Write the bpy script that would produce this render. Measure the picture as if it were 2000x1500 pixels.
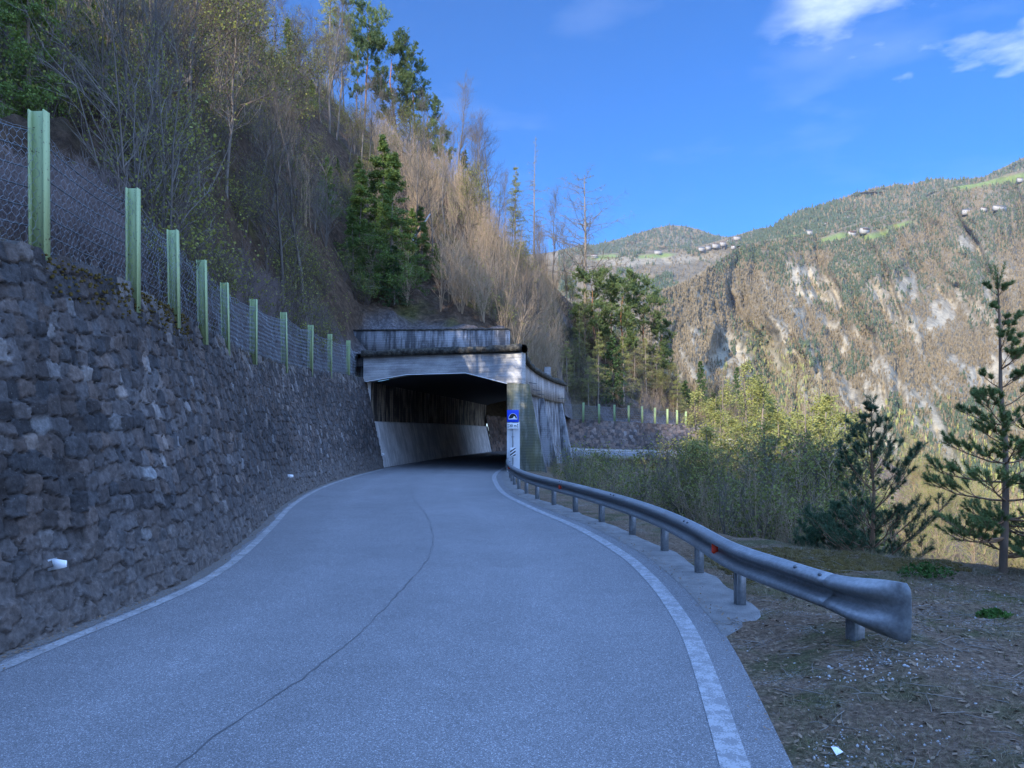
import bpy, math, random
import numpy as np
for o in list(bpy.data.objects): bpy.data.objects.remove(o)
SC = bpy.context.scene
COL = SC.collection
R_ = math.radians
rng = np.random.default_rng(7)
random.seed(7)

# ------------------------------------------------------------------ camera, sky, sun, exposure
F = 1444.0; HZ = 840.0; EYE = 2.12
cam_d = bpy.data.cameras.new('camera'); cam = bpy.data.objects.new('camera', cam_d); COL.objects.link(cam)
cam.location = (0, 0, EYE); cam.rotation_euler = (R_(90), 0, 0)
cam_d.sensor_width = 36; cam_d.lens = 36*F/2000; cam_d.shift_y = (HZ-750)/2000
cam_d.clip_start = 0.1; cam_d.clip_end = 20000
SC.camera = cam
SUN_EL = R_(26.5); SUN_AZ = R_(217)      # the sun stands behind and to the left of the camera (azimuth from +Y, clockwise)
w = bpy.data.worlds.new('World'); SC.world = w; w.use_nodes = True
def build_world():
    nt = w.node_tree; N = nt.nodes; L = nt.links
    bg = N['Background']; bg.inputs['Strength'].default_value = 0.15
    sky = N.new('ShaderNodeTexSky'); sky.sky_type = 'NISHITA'; sky.sun_disc = False
    sky.sun_elevation = SUN_EL; sky.sun_rotation = SUN_AZ
    sky.altitude = 900; sky.air_density = 1.0; sky.dust_density = 0.15; sky.ozone_density = 4.0
    tc = N.new('ShaderNodeTexCoord'); sep = N.new('ShaderNodeSeparateXYZ'); L.new(tc.outputs['Generated'], sep.inputs[0])
    def m(op, a, b=None, c=None, clamp=False):
        n = N.new('ShaderNodeMath'); n.operation = op; n.use_clamp = clamp
        for i, v in enumerate((a, b, c)):
            if v is None: continue
            if isinstance(v, (int, float)): n.inputs[i].default_value = v
            else: L.new(v, n.inputs[i])
        return n.outputs[0]
    z = m('MAXIMUM', sep.outputs[2], 0.05)
    u = m('DIVIDE', sep.outputs[0], z); v = m('DIVIDE', sep.outputs[1], z)
    cb = N.new('ShaderNodeCombineXYZ'); L.new(u, cb.inputs[0]); L.new(v, cb.inputs[1])
    n1 = N.new('ShaderNodeTexNoise'); n1.inputs['Scale'].default_value = 2.3; n1.inputs['Detail'].default_value = 9
    n1.inputs['Roughness'].default_value = 0.55; L.new(cb.outputs[0], n1.inputs['Vector'])
    # a bank of cloud overhead (low v) to the right
    edge = m('SUBTRACT', 2.1, v); edge = m('MULTIPLY', edge, 1.5)
    side = m('SUBTRACT', u, 0.60); side = m('MULTIPLY', side, 9.0, clamp=True)
    f = m('ADD', m('MULTIPLY', m('SUBTRACT', n1.outputs['Fac'], 0.5), 3.0), m('SUBTRACT', edge, 0.37))
    f = m('MULTIPLY', f, 1.5, clamp=True); f = m('MULTIPLY', f, side)
    n2 = N.new('ShaderNodeTexNoise'); n2.inputs['Scale'].default_value = 1.6; n2.inputs['Detail'].default_value = 5
    L.new(cb.outputs[0], n2.inputs['Vector'])
    wisp = m('MULTIPLY', m('SUBTRACT', n2.outputs['Fac'], 0.54), 0.55, clamp=True)
    wisp = m('MULTIPLY', wisp, m('MULTIPLY', m('SUBTRACT', 3.6, v), 0.8, clamp=True))
    f = m('MAXIMUM', m('MULTIPLY', f, 0.75), wisp)
    hs = N.new('ShaderNodeHueSaturation'); hs.inputs['Saturation'].default_value = 1.3; hs.inputs['Value'].default_value = 1.0
    tn = N.new('ShaderNodeMix'); tn.data_type = 'RGBA'; tn.blend_type = 'MULTIPLY'; tn.inputs[0].default_value = 1; tn.inputs[7].default_value = (0.34, 0.43, 0.60, 1)
    L.new(sky.outputs[0], tn.inputs[6]); L.new(tn.outputs[2], hs.inputs['Color'])
    mx = N.new('ShaderNodeMix'); mx.data_type = 'RGBA'
    L.new(f, mx.inputs[0]); L.new(hs.outputs[0], mx.inputs[6]); mx.inputs[7].default_value = (3.6, 4.1, 5.2, 1)
    # unseen bluish cloud deck added overhead and behind the camera to lift the shade
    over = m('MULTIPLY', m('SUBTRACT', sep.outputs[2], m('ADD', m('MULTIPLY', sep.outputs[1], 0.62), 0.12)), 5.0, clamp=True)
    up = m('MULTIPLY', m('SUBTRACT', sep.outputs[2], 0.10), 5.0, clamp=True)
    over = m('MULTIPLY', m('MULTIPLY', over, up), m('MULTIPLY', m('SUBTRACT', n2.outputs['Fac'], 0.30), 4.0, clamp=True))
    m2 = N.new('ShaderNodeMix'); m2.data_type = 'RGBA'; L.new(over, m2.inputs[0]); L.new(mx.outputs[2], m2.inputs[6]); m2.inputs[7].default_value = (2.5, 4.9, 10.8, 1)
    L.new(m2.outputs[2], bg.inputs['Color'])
build_world()
sd = bpy.data.lights.new('sun', 'SUN'); sun = bpy.data.objects.new('sun', sd); COL.objects.link(sun)
sd.energy = 4.2; sd.angle = R_(0.5); sd.color = (1.0, 0.90, 0.76)
sun.rotation_euler = (R_(90)-SUN_EL, 0, math.pi-SUN_AZ)
SC.view_settings.view_transform = 'Standard'; SC.view_settings.look = 'None'
SC.view_settings.exposure = 1.3; SC.view_settings.gamma = 1

# ------------------------------------------------------------------ helpers
def PX(px, py, d):            # a measured point of the place: column, row and depth of a survey from the road
    return np.array([(px-1000)/F*d, d, EYE-(py-HZ)/F*d])
def hsh(ix, iy, seed):
    h = (ix.astype(np.int64)*374761393 + iy.astype(np.int64)*668265263 + seed*974634777) & 0x7fffffff
    h = ((h ^ (h >> 13))*1274126177) & 0x7fffffff
    return ((h ^ (h >> 16)) & 0xffff)/65535.0
def vn(x, y, seed=0):
    x = np.asarray(x, float); y = np.asarray(y, float)
    ix = np.floor(x); iy = np.floor(y); fx = x-ix; fy = y-iy
    fx = fx*fx*(3-2*fx); fy = fy*fy*(3-2*fy)
    a = hsh(ix, iy, seed); b = hsh(ix+1, iy, seed); c = hsh(ix, iy+1, seed); d = hsh(ix+1, iy+1, seed)
    return (a*(1-fx)+b*fx)*(1-fy)+(c*(1-fx)+d*fx)*fy
def fbm(x, y, seed=0, oct=5, g=0.5):
    s = 0; a = 1; t = 0
    for i in range(oct):
        s = s+a*(vn(x*2**i+i*17.3, y*2**i-i*9.1, seed+i)*2-1); t += a; a *= g
    return s/t
def ridged(x, y, seed=0, oct=5):
    s = 0; a = 1; t = 0
    for i in range(oct):
        s = s+a*(1-np.abs(vn(x*2**i+i*7.3, y*2**i-i*5.1, seed+i)*2-1)); t += a; a *= 0.5
    return s/t
def catmull(P, n=10):
    P = np.array(P, float); Q = np.vstack([2*P[0]-P[1], P, 2*P[-1]-P[-2]]); out = []
    for i in range(1, len(Q)-2):
        for k in range(n):
            t = k/n
            out.append(0.5*((2*Q[i])+(-Q[i-1]+Q[i+1])*t+(2*Q[i-1]-5*Q[i]+4*Q[i+1]-Q[i+2])*t*t+(-Q[i-1]+3*Q[i]-3*Q[i+1]+Q[i+2])*t**3))
    out.append(P[-1]); return np.array(out)
def resample(P, step):
    P = np.array(P, float); s = np.r_[0, np.cumsum(np.linalg.norm(np.diff(P, axis=0), axis=1))]
    n = max(2, int(s[-1]/step)+1); q = np.linspace(0, s[-1], n)
    return np.stack([np.interp(q, s, P[:, k]) for k in range(P.shape[1])], 1)
def normals2d(P):
    t = np.gradient(P[:, :2], axis=0); t /= np.linalg.norm(t, axis=1)[:, None]+1e-9
    return np.stack([t[:, 1], -t[:, 0]], 1)      # to the right of travel

class Acc:
    def __init__(s): s.V = []; s.Q = []; s.T = []; s.C = []; s.n = 0
    def add(s, V, Q=None, T=None, c=None):
        V = np.asarray(V, float).reshape(-1, 3)
        if Q is not None and len(Q): s.Q.append(np.asarray(Q, np.int64).reshape(-1, 4)+s.n)
        if T is not None and len(T): s.T.append(np.asarray(T, np.int64).reshape(-1, 3)+s.n)
        if c is None: c = np.ones((len(V), 3))*0.5
        c = np.asarray(c, float)
        if c.ndim == 1: c = np.repeat(c[None], len(V), 0)
        s.C.append(c); s.V.append(V); s.n += len(V); return s
    def box(s, c, size, rz=0, taper=1.0, col=None):
        x, y, z = [k/2 for k in size]
        v = np.array([[-x,-y,-z],[x,-y,-z],[x,y,-z],[-x,y,-z],[-x*taper,-y*taper,z],[x*taper,-y*taper,z],[x*taper,y*taper,z],[-x*taper,y*taper,z]])
        cs, sn = math.cos(rz), math.sin(rz)
        v = np.stack([v[:,0]*cs-v[:,1]*sn, v[:,0]*sn+v[:,1]*cs, v[:,2]], 1)+np.array(c)
        return s.add(v, [[0,3,2,1],[4,5,6,7],[0,1,5,4],[1,2,6,5],[2,3,7,6],[3,0,4,7]], c=col)
    def hexa(s, pts, col=None):    # 8 corners: 4 bottom, 4 top
        return s.add(pts, [[0,3,2,1],[4,5,6,7],[0,1,5,4],[1,2,6,5],[2,3,7,6],[3,0,4,7]], c=col)
    def grid(s, G, c=None, closed=False):     # G (n,m,3)
        n, m = G.shape[:2]; i = np.arange(n*m).reshape(n, m)
        if closed: i = np.concatenate([i, i[:, :1]], 1)
        q = np.stack([i[:-1,:-1], i[1:,:-1], i[1:,1:], i[:-1,1:]], -1).reshape(-1, 4)
        return s.add(G.reshape(-1, 3), q, c=None if c is None else np.asarray(c).reshape(-1, 3))
    def tubes(s, P, Rr, sides=3, c=None):
        P = np.asarray(P, float); Rr = np.asarray(Rr, float); n, K = P.shape[:2]
        if n == 0: return s
        t = np.gradient(P, axis=1); t /= np.linalg.norm(t, axis=2, keepdims=True)+1e-9
        ref = np.where(np.abs(t[..., 2:3]) > 0.9, np.array([1., 0, 0]), np.array([0, 0, 1.]))
        a = np.cross(t, ref); a /= np.linalg.norm(a, axis=2, keepdims=True)+1e-9; b = np.cross(t, a)
        an = np.arange(sides)*2*math.pi/sides
        V = P[:, :, None]+Rr[:, :, None, None]*(np.cos(an)[None, None, :, None]*a[:, :, None]+np.sin(an)[None, None, :, None]*b[:, :, None])
        i = np.arange(n*K*sides).reshape(n, K, sides); j = np.roll(i, -1, 2)
        q = np.stack([i[:, :-1], j[:, :-1], j[:, 1:], i[:, 1:]], -1).reshape(-1, 4)
        cc = None
        if c is not None:
            c = np.asarray(c, float); cc = np.repeat(c, K*sides, 0) if c.ndim == 2 else c
        return s.add(V.reshape(-1, 3), q, c=cc)
    def cyl(s, a, b, r0, r1=None, sides=12, cap=True, col=None):
        r1 = r0 if r1 is None else r1; n0 = s.n
        s.tubes(np.array([[a, b]]), np.array([[r0, r1]]), sides, c=col)
        if cap:
            tri = [[n0, n0+k+1, n0+k] for k in range(1, sides-1)]+[[n0+sides, n0+sides+k, n0+sides+k+1] for k in range(1, sides-1)]
            s.T.append(np.array(tri))
        return s
    def cards(s, C, D, U, L, W, c=None):      # pointed leaf faces: centre, direction, side vector
        tip = C+D*L[:, None]; l = C+D*(L*0.45)[:, None]-U*W[:, None]; r = C+D*(L*0.45)[:, None]+U*W[:, None]
        V = np.stack([C, l, tip, r], 1).reshape(-1, 3); q = np.arange(len(V)).reshape(-1, 4)
        return s.add(V, q, c=None if c is None else np.repeat(c, 4, 0))
    def needles(s, C, D, U, L, W, c=None):
        V = np.stack([C-U*W[:, None], C+U*W[:, None], C+D*L[:, None]], 1).reshape(-1, 3)
        return s.add(V, T=np.arange(len(V)).reshape(-1, 3), c=None if c is None else np.repeat(c, 3, 0))
    def xf(s, M=np.eye(3), t=(0, 0, 0)):
        s.V = [v @ np.asarray(M).T+np.array(t) for v in s.V]; return s
    def mesh(s, name, mat=None, smooth=False):
        V = np.concatenate(s.V) if s.V else np.zeros((0, 3)); Q = np.concatenate(s.Q) if s.Q else np.zeros((0, 4), np.int64)
        T = np.concatenate(s.T) if s.T else np.zeros((0, 3), np.int64)
        me = bpy.data.meshes.new(name); me.vertices.add(len(V)); me.vertices.foreach_set('co', V.ravel())
        li = np.concatenate([Q.ravel(), T.ravel()]); me.loops.add(len(li)); me.loops.foreach_set('vertex_index', li.astype(np.int32))
        tot = np.concatenate([np.full(len(Q), 4), np.full(len(T), 3)]).astype(np.int32)
        me.polygons.add(len(tot)); st = np.r_[0, np.cumsum(tot)[:-1]].astype(np.int32)
        me.polygons.foreach_set('loop_start', st); me.polygons.foreach_set('loop_total', tot)
        if smooth: me.polygons.foreach_set('use_smooth', np.ones(len(tot), bool))
        C = np.concatenate(s.C); at = me.color_attributes.new('Col', 'FLOAT_COLOR', 'POINT')
        at.data.foreach_set('color', np.concatenate([C, np.ones((len(C), 1))], 1).ravel())
        me.update(calc_edges=True); me.validate()
        if mat: me.materials.append(mat)
        return me
    def obj(s, name, mat=None, parent=None, smooth=False, bevel=0):
        o = bpy.data.objects.new(name, s.mesh(name, mat, smooth)); COL.objects.link(o)
        if parent is not None: o.parent = parent
        if bevel:
            b = o.modifiers.new('bevel', 'BEVEL'); b.width = bevel; b.segments = 2; b.limit_method = 'ANGLE'; b.angle_limit = R_(40)
        return o
def tag(o, label=None, cat=None, group=None, kind=None):
    if label: o['label'] = label
    if cat: o['category'] = cat
    if group: o['group'] = group
    if kind: o['kind'] = kind
    return o
def thing(name, loc, label, cat, group=None, rz=0):
    o = bpy.data.objects.new(name, None); COL.objects.link(o); o.location = loc; o.rotation_euler = (0, 0, rz)
    o.empty_display_size = 0.2
    return tag(o, label, cat, group)
def dup(root, loc=None, rz=0, sc=1, label=None, group=None, tilt=(0, 0)):
    c = root.copy(); COL.objects.link(c)
    if loc is not None: c.location = loc
    c.rotation_euler = (tilt[0], tilt[1], rz); c.scale = sc if hasattr(sc, '__len__') else (sc, sc, sc)
    if label: c['label'] = label
    if group: c['group'] = group
    for ch in KIDS.get(root.name, []):
        k = ch.copy(); COL.objects.link(k); k.parent = c
    return c
KIDS = {}

# ------------------------------------------------------------------ materials
class Mt:
    def __init__(s, name, rough=0.85, spec=0.3, metal=0.0):
        s.m = bpy.data.materials.new(name); s.m.use_nodes = True; s.nt = s.m.node_tree; s.N = s.nt.nodes; s.L = s.nt.links
        s.b = s.N['Principled BSDF']; s.b.inputs['Roughness'].default_value = rough
        s.b.inputs['Specular IOR Level'].default_value = spec; s.b.inputs['Metallic'].default_value = metal
        s.tc = s.N.new('ShaderNodeTexCoord'); s.pos = s.tc.outputs['Object']
    def put(s, sock, v):
        if isinstance(v, bpy.types.NodeSocket): s.L.new(v, sock)
        elif isinstance(v, (tuple, list)): sock.default_value = (*v, 1) if len(v) == 3 and len(sock.default_value) == 4 else v
        else: sock.default_value = v
    def scale(s, v3, vec=None):
        n = s.N.new('ShaderNodeMapping'); n.inputs['Scale'].default_value = v3; s.L.new(vec or s.pos, n.inputs[0]); return n.outputs[0]
    def noise(s, sc, det=4, vec=None, rough=0.55, dist=0):
        n = s.N.new('ShaderNodeTexNoise'); n.inputs['Scale'].default_value = sc; n.inputs['Detail'].default_value = det
        n.inputs['Roughness'].default_value = rough; n.inputs['Distortion'].default_value = dist
        s.L.new(vec or s.pos, n.inputs['Vector']); return n.outputs['Fac']
    def vor(s, sc, feat='F1', out='Distance', vec=None):
        n = s.N.new('ShaderNodeTexVoronoi'); n.feature = feat; n.inputs['Scale'].default_value = sc
        s.L.new(vec or s.pos, n.inputs['Vector']); return n.outputs[out]
    def ramp(s, f, stops):
        n = s.N.new('ShaderNodeValToRGB'); e = n.color_ramp.elements
        while len(e) < len(stops): e.new(0.5)
        for k, (p, c) in enumerate(stops):
            e[k].position = p; e[k].color = (*c, 1) if hasattr(c, '__len__') else (c, c, c, 1)
        s.L.new(f, n.inputs[0]); return n.outputs[0]
    def mix(s, a, b, f, mode='MIX'):
        n = s.N.new('ShaderNodeMix'); n.data_type = 'RGBA'; n.blend_type = mode
        s.put(n.inputs[0], f); s.put(n.inputs[6], a); s.put(n.inputs[7], b); return n.outputs[2]
    def math(s, op, a, b=0.0, clamp=False):
        n = s.N.new('ShaderNodeMath'); n.operation = op; n.use_clamp = clamp; s.put(n.inputs[0], a); s.put(n.inputs[1], b); return n.outputs[0]
    def attr(s, name='Col'):
        n = s.N.new('ShaderNodeVertexColor'); n.layer_name = name; return n.outputs[0]
    def rand(s):
        n = s.N.new('ShaderNodeObjectInfo'); return n.outputs['Random']
    def sepz(s):
        n = s.N.new('ShaderNodeSeparateXYZ'); s.L.new(s.pos, n.inputs[0]); return n.outputs
    def bump(s, h, st=0.5, dist=0.02):
        n = s.N.new('ShaderNodeBump'); n.inputs['Strength'].default_value = st; n.inputs['Distance'].default_value = dist
        s.L.new(h, n.inputs['Height']); s.L.new(n.outputs[0], s.b.inputs['Normal']); return s
    def col(s, c): s.put(s.b.inputs['Base Color'], c); return s

def m_simple(name, c, rough=0.7, spec=0.3, metal=0, var=0.25, sc=6):
    t = Mt(name, rough, spec, metal); n = t.noise(sc, 5)
    t.col(t.mix(tuple(k*(1-var) for k in c), tuple(min(1, k*(1+var)) for k in c), n)); return t.m
# asphalt
t = Mt('asphalt', 0.8, 0.35)
fine = t.noise(200, 2); vv = t.vor(150, out='Color'); big = t.noise(0.35, 4); mid = t.noise(2.2, 5)
sp = t.N.new('ShaderNodeSeparateColor'); t.L.new(vv, sp.inputs[0])
c = t.ramp(sp.outputs[0], [(0, 0.10), (0.5, 0.15), (0.85, 0.22), (1, 0.42)])
c = t.mix(c, t.ramp(fine, [(0.3, 0.6), (0.7, 1.35)]), 1.0, 'MULTIPLY')
c = t.mix(c, t.ramp(big, [(0.35, 0.92), (0.65, 1.05)]), 1.0, 'MULTIPLY')
c = t.mix(c, t.ramp(mid, [(0.35, 0.95), (0.6, 1.03)]), 1.0, 'MULTIPLY')
c = t.mix(c, t.attr(), 1.0, 'MULTIPLY')
c = t.mix(c, (1.0, 0.99, 1.02), 1.0, 'MULTIPLY')
t.col(c); t.bump(sp.outputs[0], 0.5, 0.006); M_ASPH = t.m
# worn white paint
t = Mt('worn_white_paint', 0.7, 0.3)
a = t.noise(90, 3); b2 = t.noise(7, 5, rough=0.7)
f = t.math('ADD', t.math('MULTIPLY', a, 0.9), t.math('MULTIPLY', b2, 1.1)); f = t.ramp(f, [(0.98, 1.0), (1.25, 0.15)])
f = t.math('MULTIPLY', f, 0.72)
t.col(t.mix((0.17, 0.17, 0.175), (0.39, 0.39, 0.40), f)); M_PAINT = t.m
t = Mt('faded_dusty_paint', 0.8, 0.2); a = t.noise(40, 4); b2 = t.noise(2.5, 5, rough=0.7)
f = t.ramp(t.math('ADD', t.math('MULTIPLY', a, 0.6), b2), [(0.65, 0.1), (1.0, 0.85)])
t.col(t.mix((0.16, 0.158, 0.16), (0.42, 0.415, 0.41), f)); M_DUSTLINE = t.m
t = Mt('road_dust', 0.95, 0.1); a = t.noise(60, 4); b2 = t.noise(1.5, 4)
t.col(t.mix(t.ramp(a, [(0.3, (0.10, 0.09, 0.085)), (0.7, (0.22, 0.20, 0.18))]), (0.9, 0.9, 0.9), 0.35, 'MULTIPLY')); t.bump(a, 0.6, 0.01); M_DUST = t.m
M_CRACK = m_simple('crack_seal', (0.085, 0.085, 0.088), 0.7, var=0.3, sc=20)
# shoulder concrete
t = Mt('shoulder_concrete', 0.9, 0.2); a = t.noise(70, 3); b2 = t.noise(3, 6, rough=0.65)
c = t.ramp(a, [(0.3, (0.13, 0.128, 0.125)), (0.7, (0.26, 0.255, 0.25))]); c = t.mix(c, t.ramp(b2, [(0.3, 0.6), (0.65, 1.1)]), 1, 'MULTIPLY')
t.col(c); t.bump(a, 0.5, 0.006); M_SHOULD = t.m
# stone (per stone tone in the colour attribute)
t = Mt('rough_porphyry_stone', 0.9, 0.2)
a = t.noise(14, 7, rough=0.65); b2 = t.noise(60, 3); lich = t.noise(30, 5, rough=0.7)
c = t.mix(t.attr(), t.ramp(a, [(0.25, 0.45), (0.5, 1.0), (0.75, 1.7)]), 1, 'MULTIPLY')
c = t.mix(c, (0.30, 0.29, 0.27), t.ramp(lich, [(0.63, 0), (0.70, 0.5)]))
t.col(c); t.bump(t.math('ADD', a, t.math('MULTIPLY', b2, 0.3)), 0.8, 0.03); M_STONE = t.m
# concrete
def m_conc(name, base, dark, streak=1.0, moss=0.0, board=True, hor=False):
    t = Mt(name, 0.9, 0.2)
    v = t.scale((.18, .18, 1.5) if hor else (1.6, 1.6, 0.22)); st = t.noise(1.7, 7, v, 0.65); lo = t.noise(0.9, 5); fi = t.noise(25, 5)
    f = t.ramp(t.math('ADD', t.math('MULTIPLY', st, streak), t.math('MULTIPLY', lo, 0.5)), [(0.5*streak+0.18, 1.0), (0.5*streak+0.36, 0.0)])
    c = t.mix(base, dark, f); c = t.mix(c, t.ramp(fi, [(0.3, 0.8), (0.7, 1.15)]), 1, 'MULTIPLY')
    if board:
        wv = t.N.new('ShaderNodeTexWave'); wv.bands_direction = 'Z'; wv.inputs['Scale'].default_value = 2.2; wv.inputs['Distortion'].default_value = 1.6
        wv.inputs['Detail'].default_value = 2; t.L.new(t.pos, wv.inputs['Vector'])
        c = t.mix(c, t.ramp(wv.outputs['Fac'], [(0.0, 0.88), (0.12, 1.0), (1, 1.04)]), 1, 'MULTIPLY')
        t.bump(wv.outputs['Fac'], 0.3, 0.02)
    else: t.bump(fi, 0.3, 0.02)
    if moss:
        ms = t.noise(1.3, 5, t.scale((1.2, 1.2, 0.3))); c = t.mix(c, (0.13, 0.12, 0.045), t.math('MULTIPLY', t.ramp(ms, [(0.42, 0.0), (0.6, 1.0)]), moss))
    t.col(c); return t.m
M_CONC = m_conc('board_marked_concrete', (0.42, 0.42, 0.42), (0.24, 0.24, 0.245), 0.8, hor=True)
M_CONCD = m_conc('stained_old_concrete', (0.30, 0.30, 0.31), (0.09, 0.09, 0.095), 1.2)
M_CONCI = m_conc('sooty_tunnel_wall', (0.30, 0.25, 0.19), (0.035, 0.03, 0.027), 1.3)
M_PLINTH = m_conc('pale_smooth_concrete', (0.72, 0.70, 0.68), (0.46, 0.45, 0.44), 0.8, board=False)
M_MOSSC = m_conc('mossy_concrete', (0.24, 0.24, 0.21), (0.09, 0.095, 0.075), 1.0, 0.5)
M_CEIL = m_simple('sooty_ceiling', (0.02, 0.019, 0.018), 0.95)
M_WHITEP = m_simple('whitewashed_concrete', (0.66, 0.67, 0.68), 0.85, var=0.12, sc=4)
t = Mt('mossy_roof_edge', 0.95, 0.1); a = t.noise(5, 6, rough=0.7)
t.col(t.ramp(a, [(0.3, (0.015, 0.015, 0.014)), (0.5, (0.06, 0.057, 0.05)), (0.72, (0.16, 0.15, 0.12))])); t.bump(a, 1, 0.1); M_ROOF = t.m
# galvanised steel
t = Mt('galvanised_steel', 0.48, 0.5, 0.35); a = t.noise(30, 4); b2 = t.noise(3, 5, rough=0.7)
t.col(t.mix(t.ramp(a, [(0.3, (0.17, 0.18, 0.19)), (0.7, (0.27, 0.28, 0.29))]), t.ramp(b2, [(0.3, 0.7), (0.7, 1.15)]), 1, 'MULTIPLY'))
t.put(t.b.inputs['Roughness'], t.ramp(b2, [(0.3, 0.36), (0.7, 0.6)])); M_STEEL = t.m
M_WIRE = m_simple('net_wire', (0.22, 0.24, 0.26), 0.5, 0.5, 0.4)
M_CABLE = m_simple('steel_cable', (0.10, 0.11, 0.12), 0.5, 0.5, 0.5)
t = Mt('green_painted_steel', 0.6, 0.4); a = t.noise(5, 6, t.scale((1, 1, 0.25)), 0.7); b2 = t.noise(25, 5, rough=0.7)
c = t.mix((0.25, 0.33, 0.15), (0.35, 0.42, 0.20), a); c = t.mix(c, (0.07, 0.045, 0.025), t.ramp(b2, [(0.60, 0), (0.66, 0.9)]))
t.col(c); M_GREEN = t.m
M_RED = m_simple('red_reflector', (0.95, 0.06, 0.02), 0.25, 0.6, var=0.1)
M_WHITE = m_simple('white_reflector', (0.85, 0.86, 0.86), 0.4, 0.4, var=0.06)
M_BLUE = m_simple('sign_blue', (0.005, 0.06, 0.62), 0.4, 0.4, var=0.08)
M_SWHITE = m_simple('sign_white', (0.78, 0.79, 0.80), 0.4, 0.4, var=0.05)
M_SBLACK = m_simple('sign_black', (0.012, 0.012, 0.02), 0.5, 0.3, var=0.1)
M_GREY = m_simple('grey_metal', (0.30, 0.31, 0.32), 0.5, 0.4, 0.3)
M_MOSS = m_simple('moss', (0.075, 0.052, 0.014), 0.95, 0.1, var=0.6, sc=20)
# verge soil
t = Mt('verge_soil', 0.95, 0.1)
a = t.noise(18, 8, rough=0.75); b2 = t.noise(1.1, 5, rough=0.6); v2 = t.vor(75, out='Color'); sp = t.N.new('ShaderNodeSeparateColor'); t.L.new(v2, sp.inputs[0])
c = t.ramp(a, [(0.3, (0.045, 0.033, 0.022)), (0.5, (0.16, 0.11, 0.075)), (0.7, (0.36, 0.26, 0.18))])
c = t.mix(c, t.ramp(a, [(0.3, (0.025, 0.028, 0.012)), (0.7, (0.12, 0.12, 0.05))]), t.ramp(b2, [(0.48, 0), (0.62, 0.8)]))
grv = t.noise(1.7, 4, rough=0.6); gr = t.math('MULTIPLY', t.ramp(sp.outputs[0], [(0.7, 0), (0.78, 1)]), t.ramp(grv, [(0.52, 0.02), (0.70, 0.7)]))
c = t.mix(c, (0.42, 0.41, 0.40), gr)
t.col(c); t.bump(t.math('ADD', a, t.math('MULTIPLY', sp.outputs[1], 0.3)), 0.9, 0.05); M_SOIL = t.m
# hillside ground (attribute: grey rock amount in red, moss in green)
t = Mt('leaf_litter_and_rock', 0.95, 0.1)
a = t.noise(2.2, 9, rough=0.72); b2 = t.noise(0.35, 5); r1 = t.noise(5, 7, t.scale((1, 1, 0.35)), 0.7)
c = t.ramp(a, [(0.28, (0.028, 0.02, 0.014)), (0.5, (0.10, 0.065, 0.042)), (0.75, (0.23, 0.155, 0.10))])
rk = t.ramp(r1, [(0.3, (0.055, 0.052, 0.055)), (0.5, (0.15, 0.14, 0.145)), (0.72, (0.34, 0.31, 0.30))])
sp = t.N.new('ShaderNodeSeparateColor'); t.L.new(t.attr(), sp.inputs[0])
c = t.mix(c, rk, sp.outputs[0]); c = t.mix(c, t.ramp(a, [(0.3, (0.03, 0.035, 0.01)), (0.7, (0.16, 0.14, 0.03))]), sp.outputs[1])
t.col(c); t.bump(t.math('ADD', a, r1), 1.0, 0.35); M_HILL = t.m
# bark and foliage
def m_bark(name, c0, c1, upper=None, h=6):
    t = Mt(name, 0.9, 0.15); a = t.noise(9, 5, t.scale((1, 1, 0.3)), 0.7)
    c = t.mix(c0, c1, a); c = t.mix(c, t.ramp(t.rand(), [(0, 0.7), (1, 1.25)]), 1, 'MULTIPLY')
    if upper:
        z = t.sepz()[2]; c = t.mix(c, t.mix(upper, tuple(k*0.6 for k in upper), a), t.ramp(t.math('DIVIDE', z, h), [(0.25, 0), (0.6, 1)]))
    t.col(c); return t.m
def m_leaf(name, c0, c1, tr=0.25):
    t = Mt(name, 0.7, 0.2); a = t.noise(1.1, 4); b = t.noise(14, 2)
    c = t.mix(c0, c1, t.ramp(t.math('ADD', t.math('MULTIPLY', a, 0.7), t.math('MULTIPLY', b, 0.3)), [(0.35, 0), (0.65, 1)]))
    c = t.mix(c, t.ramp(t.rand(), [(0, (0.8, 0.82, 0.8)), (1, (1.25, 1.2, 1.1))]), 1, 'MULTIPLY'); t.col(c)
    if tr:
        tb = t.N.new('ShaderNodeBsdfTranslucent'); t.L.new(c, tb.inputs[0]); ms = t.N.new('ShaderNodeMixShader'); ms.inputs[0].default_value = tr
        t.L.new(t.b.outputs[0], ms.inputs[1]); t.L.new(tb.outputs[0], ms.inputs[2]); t.L.new(ms.outputs[0], t.N['Material Output'].inputs[0])
    return t.m
B_GREY = m_bark('grey_bark', (0.06, 0.052, 0.045), (0.21, 0.185, 0.16))
B_DARK = m_bark('dark_twigs', (0.05, 0.04, 0.035), (0.15, 0.12, 0.10))
B_TAN = m_bark('tan_sapling_bark', (0.20, 0.14, 0.09), (0.42, 0.32, 0.21))
B_PINE = m_bark('scots_pine_bark', (0.10, 0.07, 0.055), (0.20, 0.14, 0.10), (0.42, 0.19, 0.085), 12)
B_YPINE = m_bark('young_pine_bark', (0.13, 0.085, 0.06), (0.28, 0.16, 0.09))
B_LARCH = m_bark('larch_bark', (0.13, 0.105, 0.085), (0.30, 0.25, 0.20))
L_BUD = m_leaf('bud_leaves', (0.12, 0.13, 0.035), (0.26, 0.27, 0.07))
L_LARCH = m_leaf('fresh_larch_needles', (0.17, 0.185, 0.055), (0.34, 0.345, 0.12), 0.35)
L_LARCHD = m_leaf('green_larch_needles', (0.075, 0.125, 0.035), (0.17, 0.24, 0.055))
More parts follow.
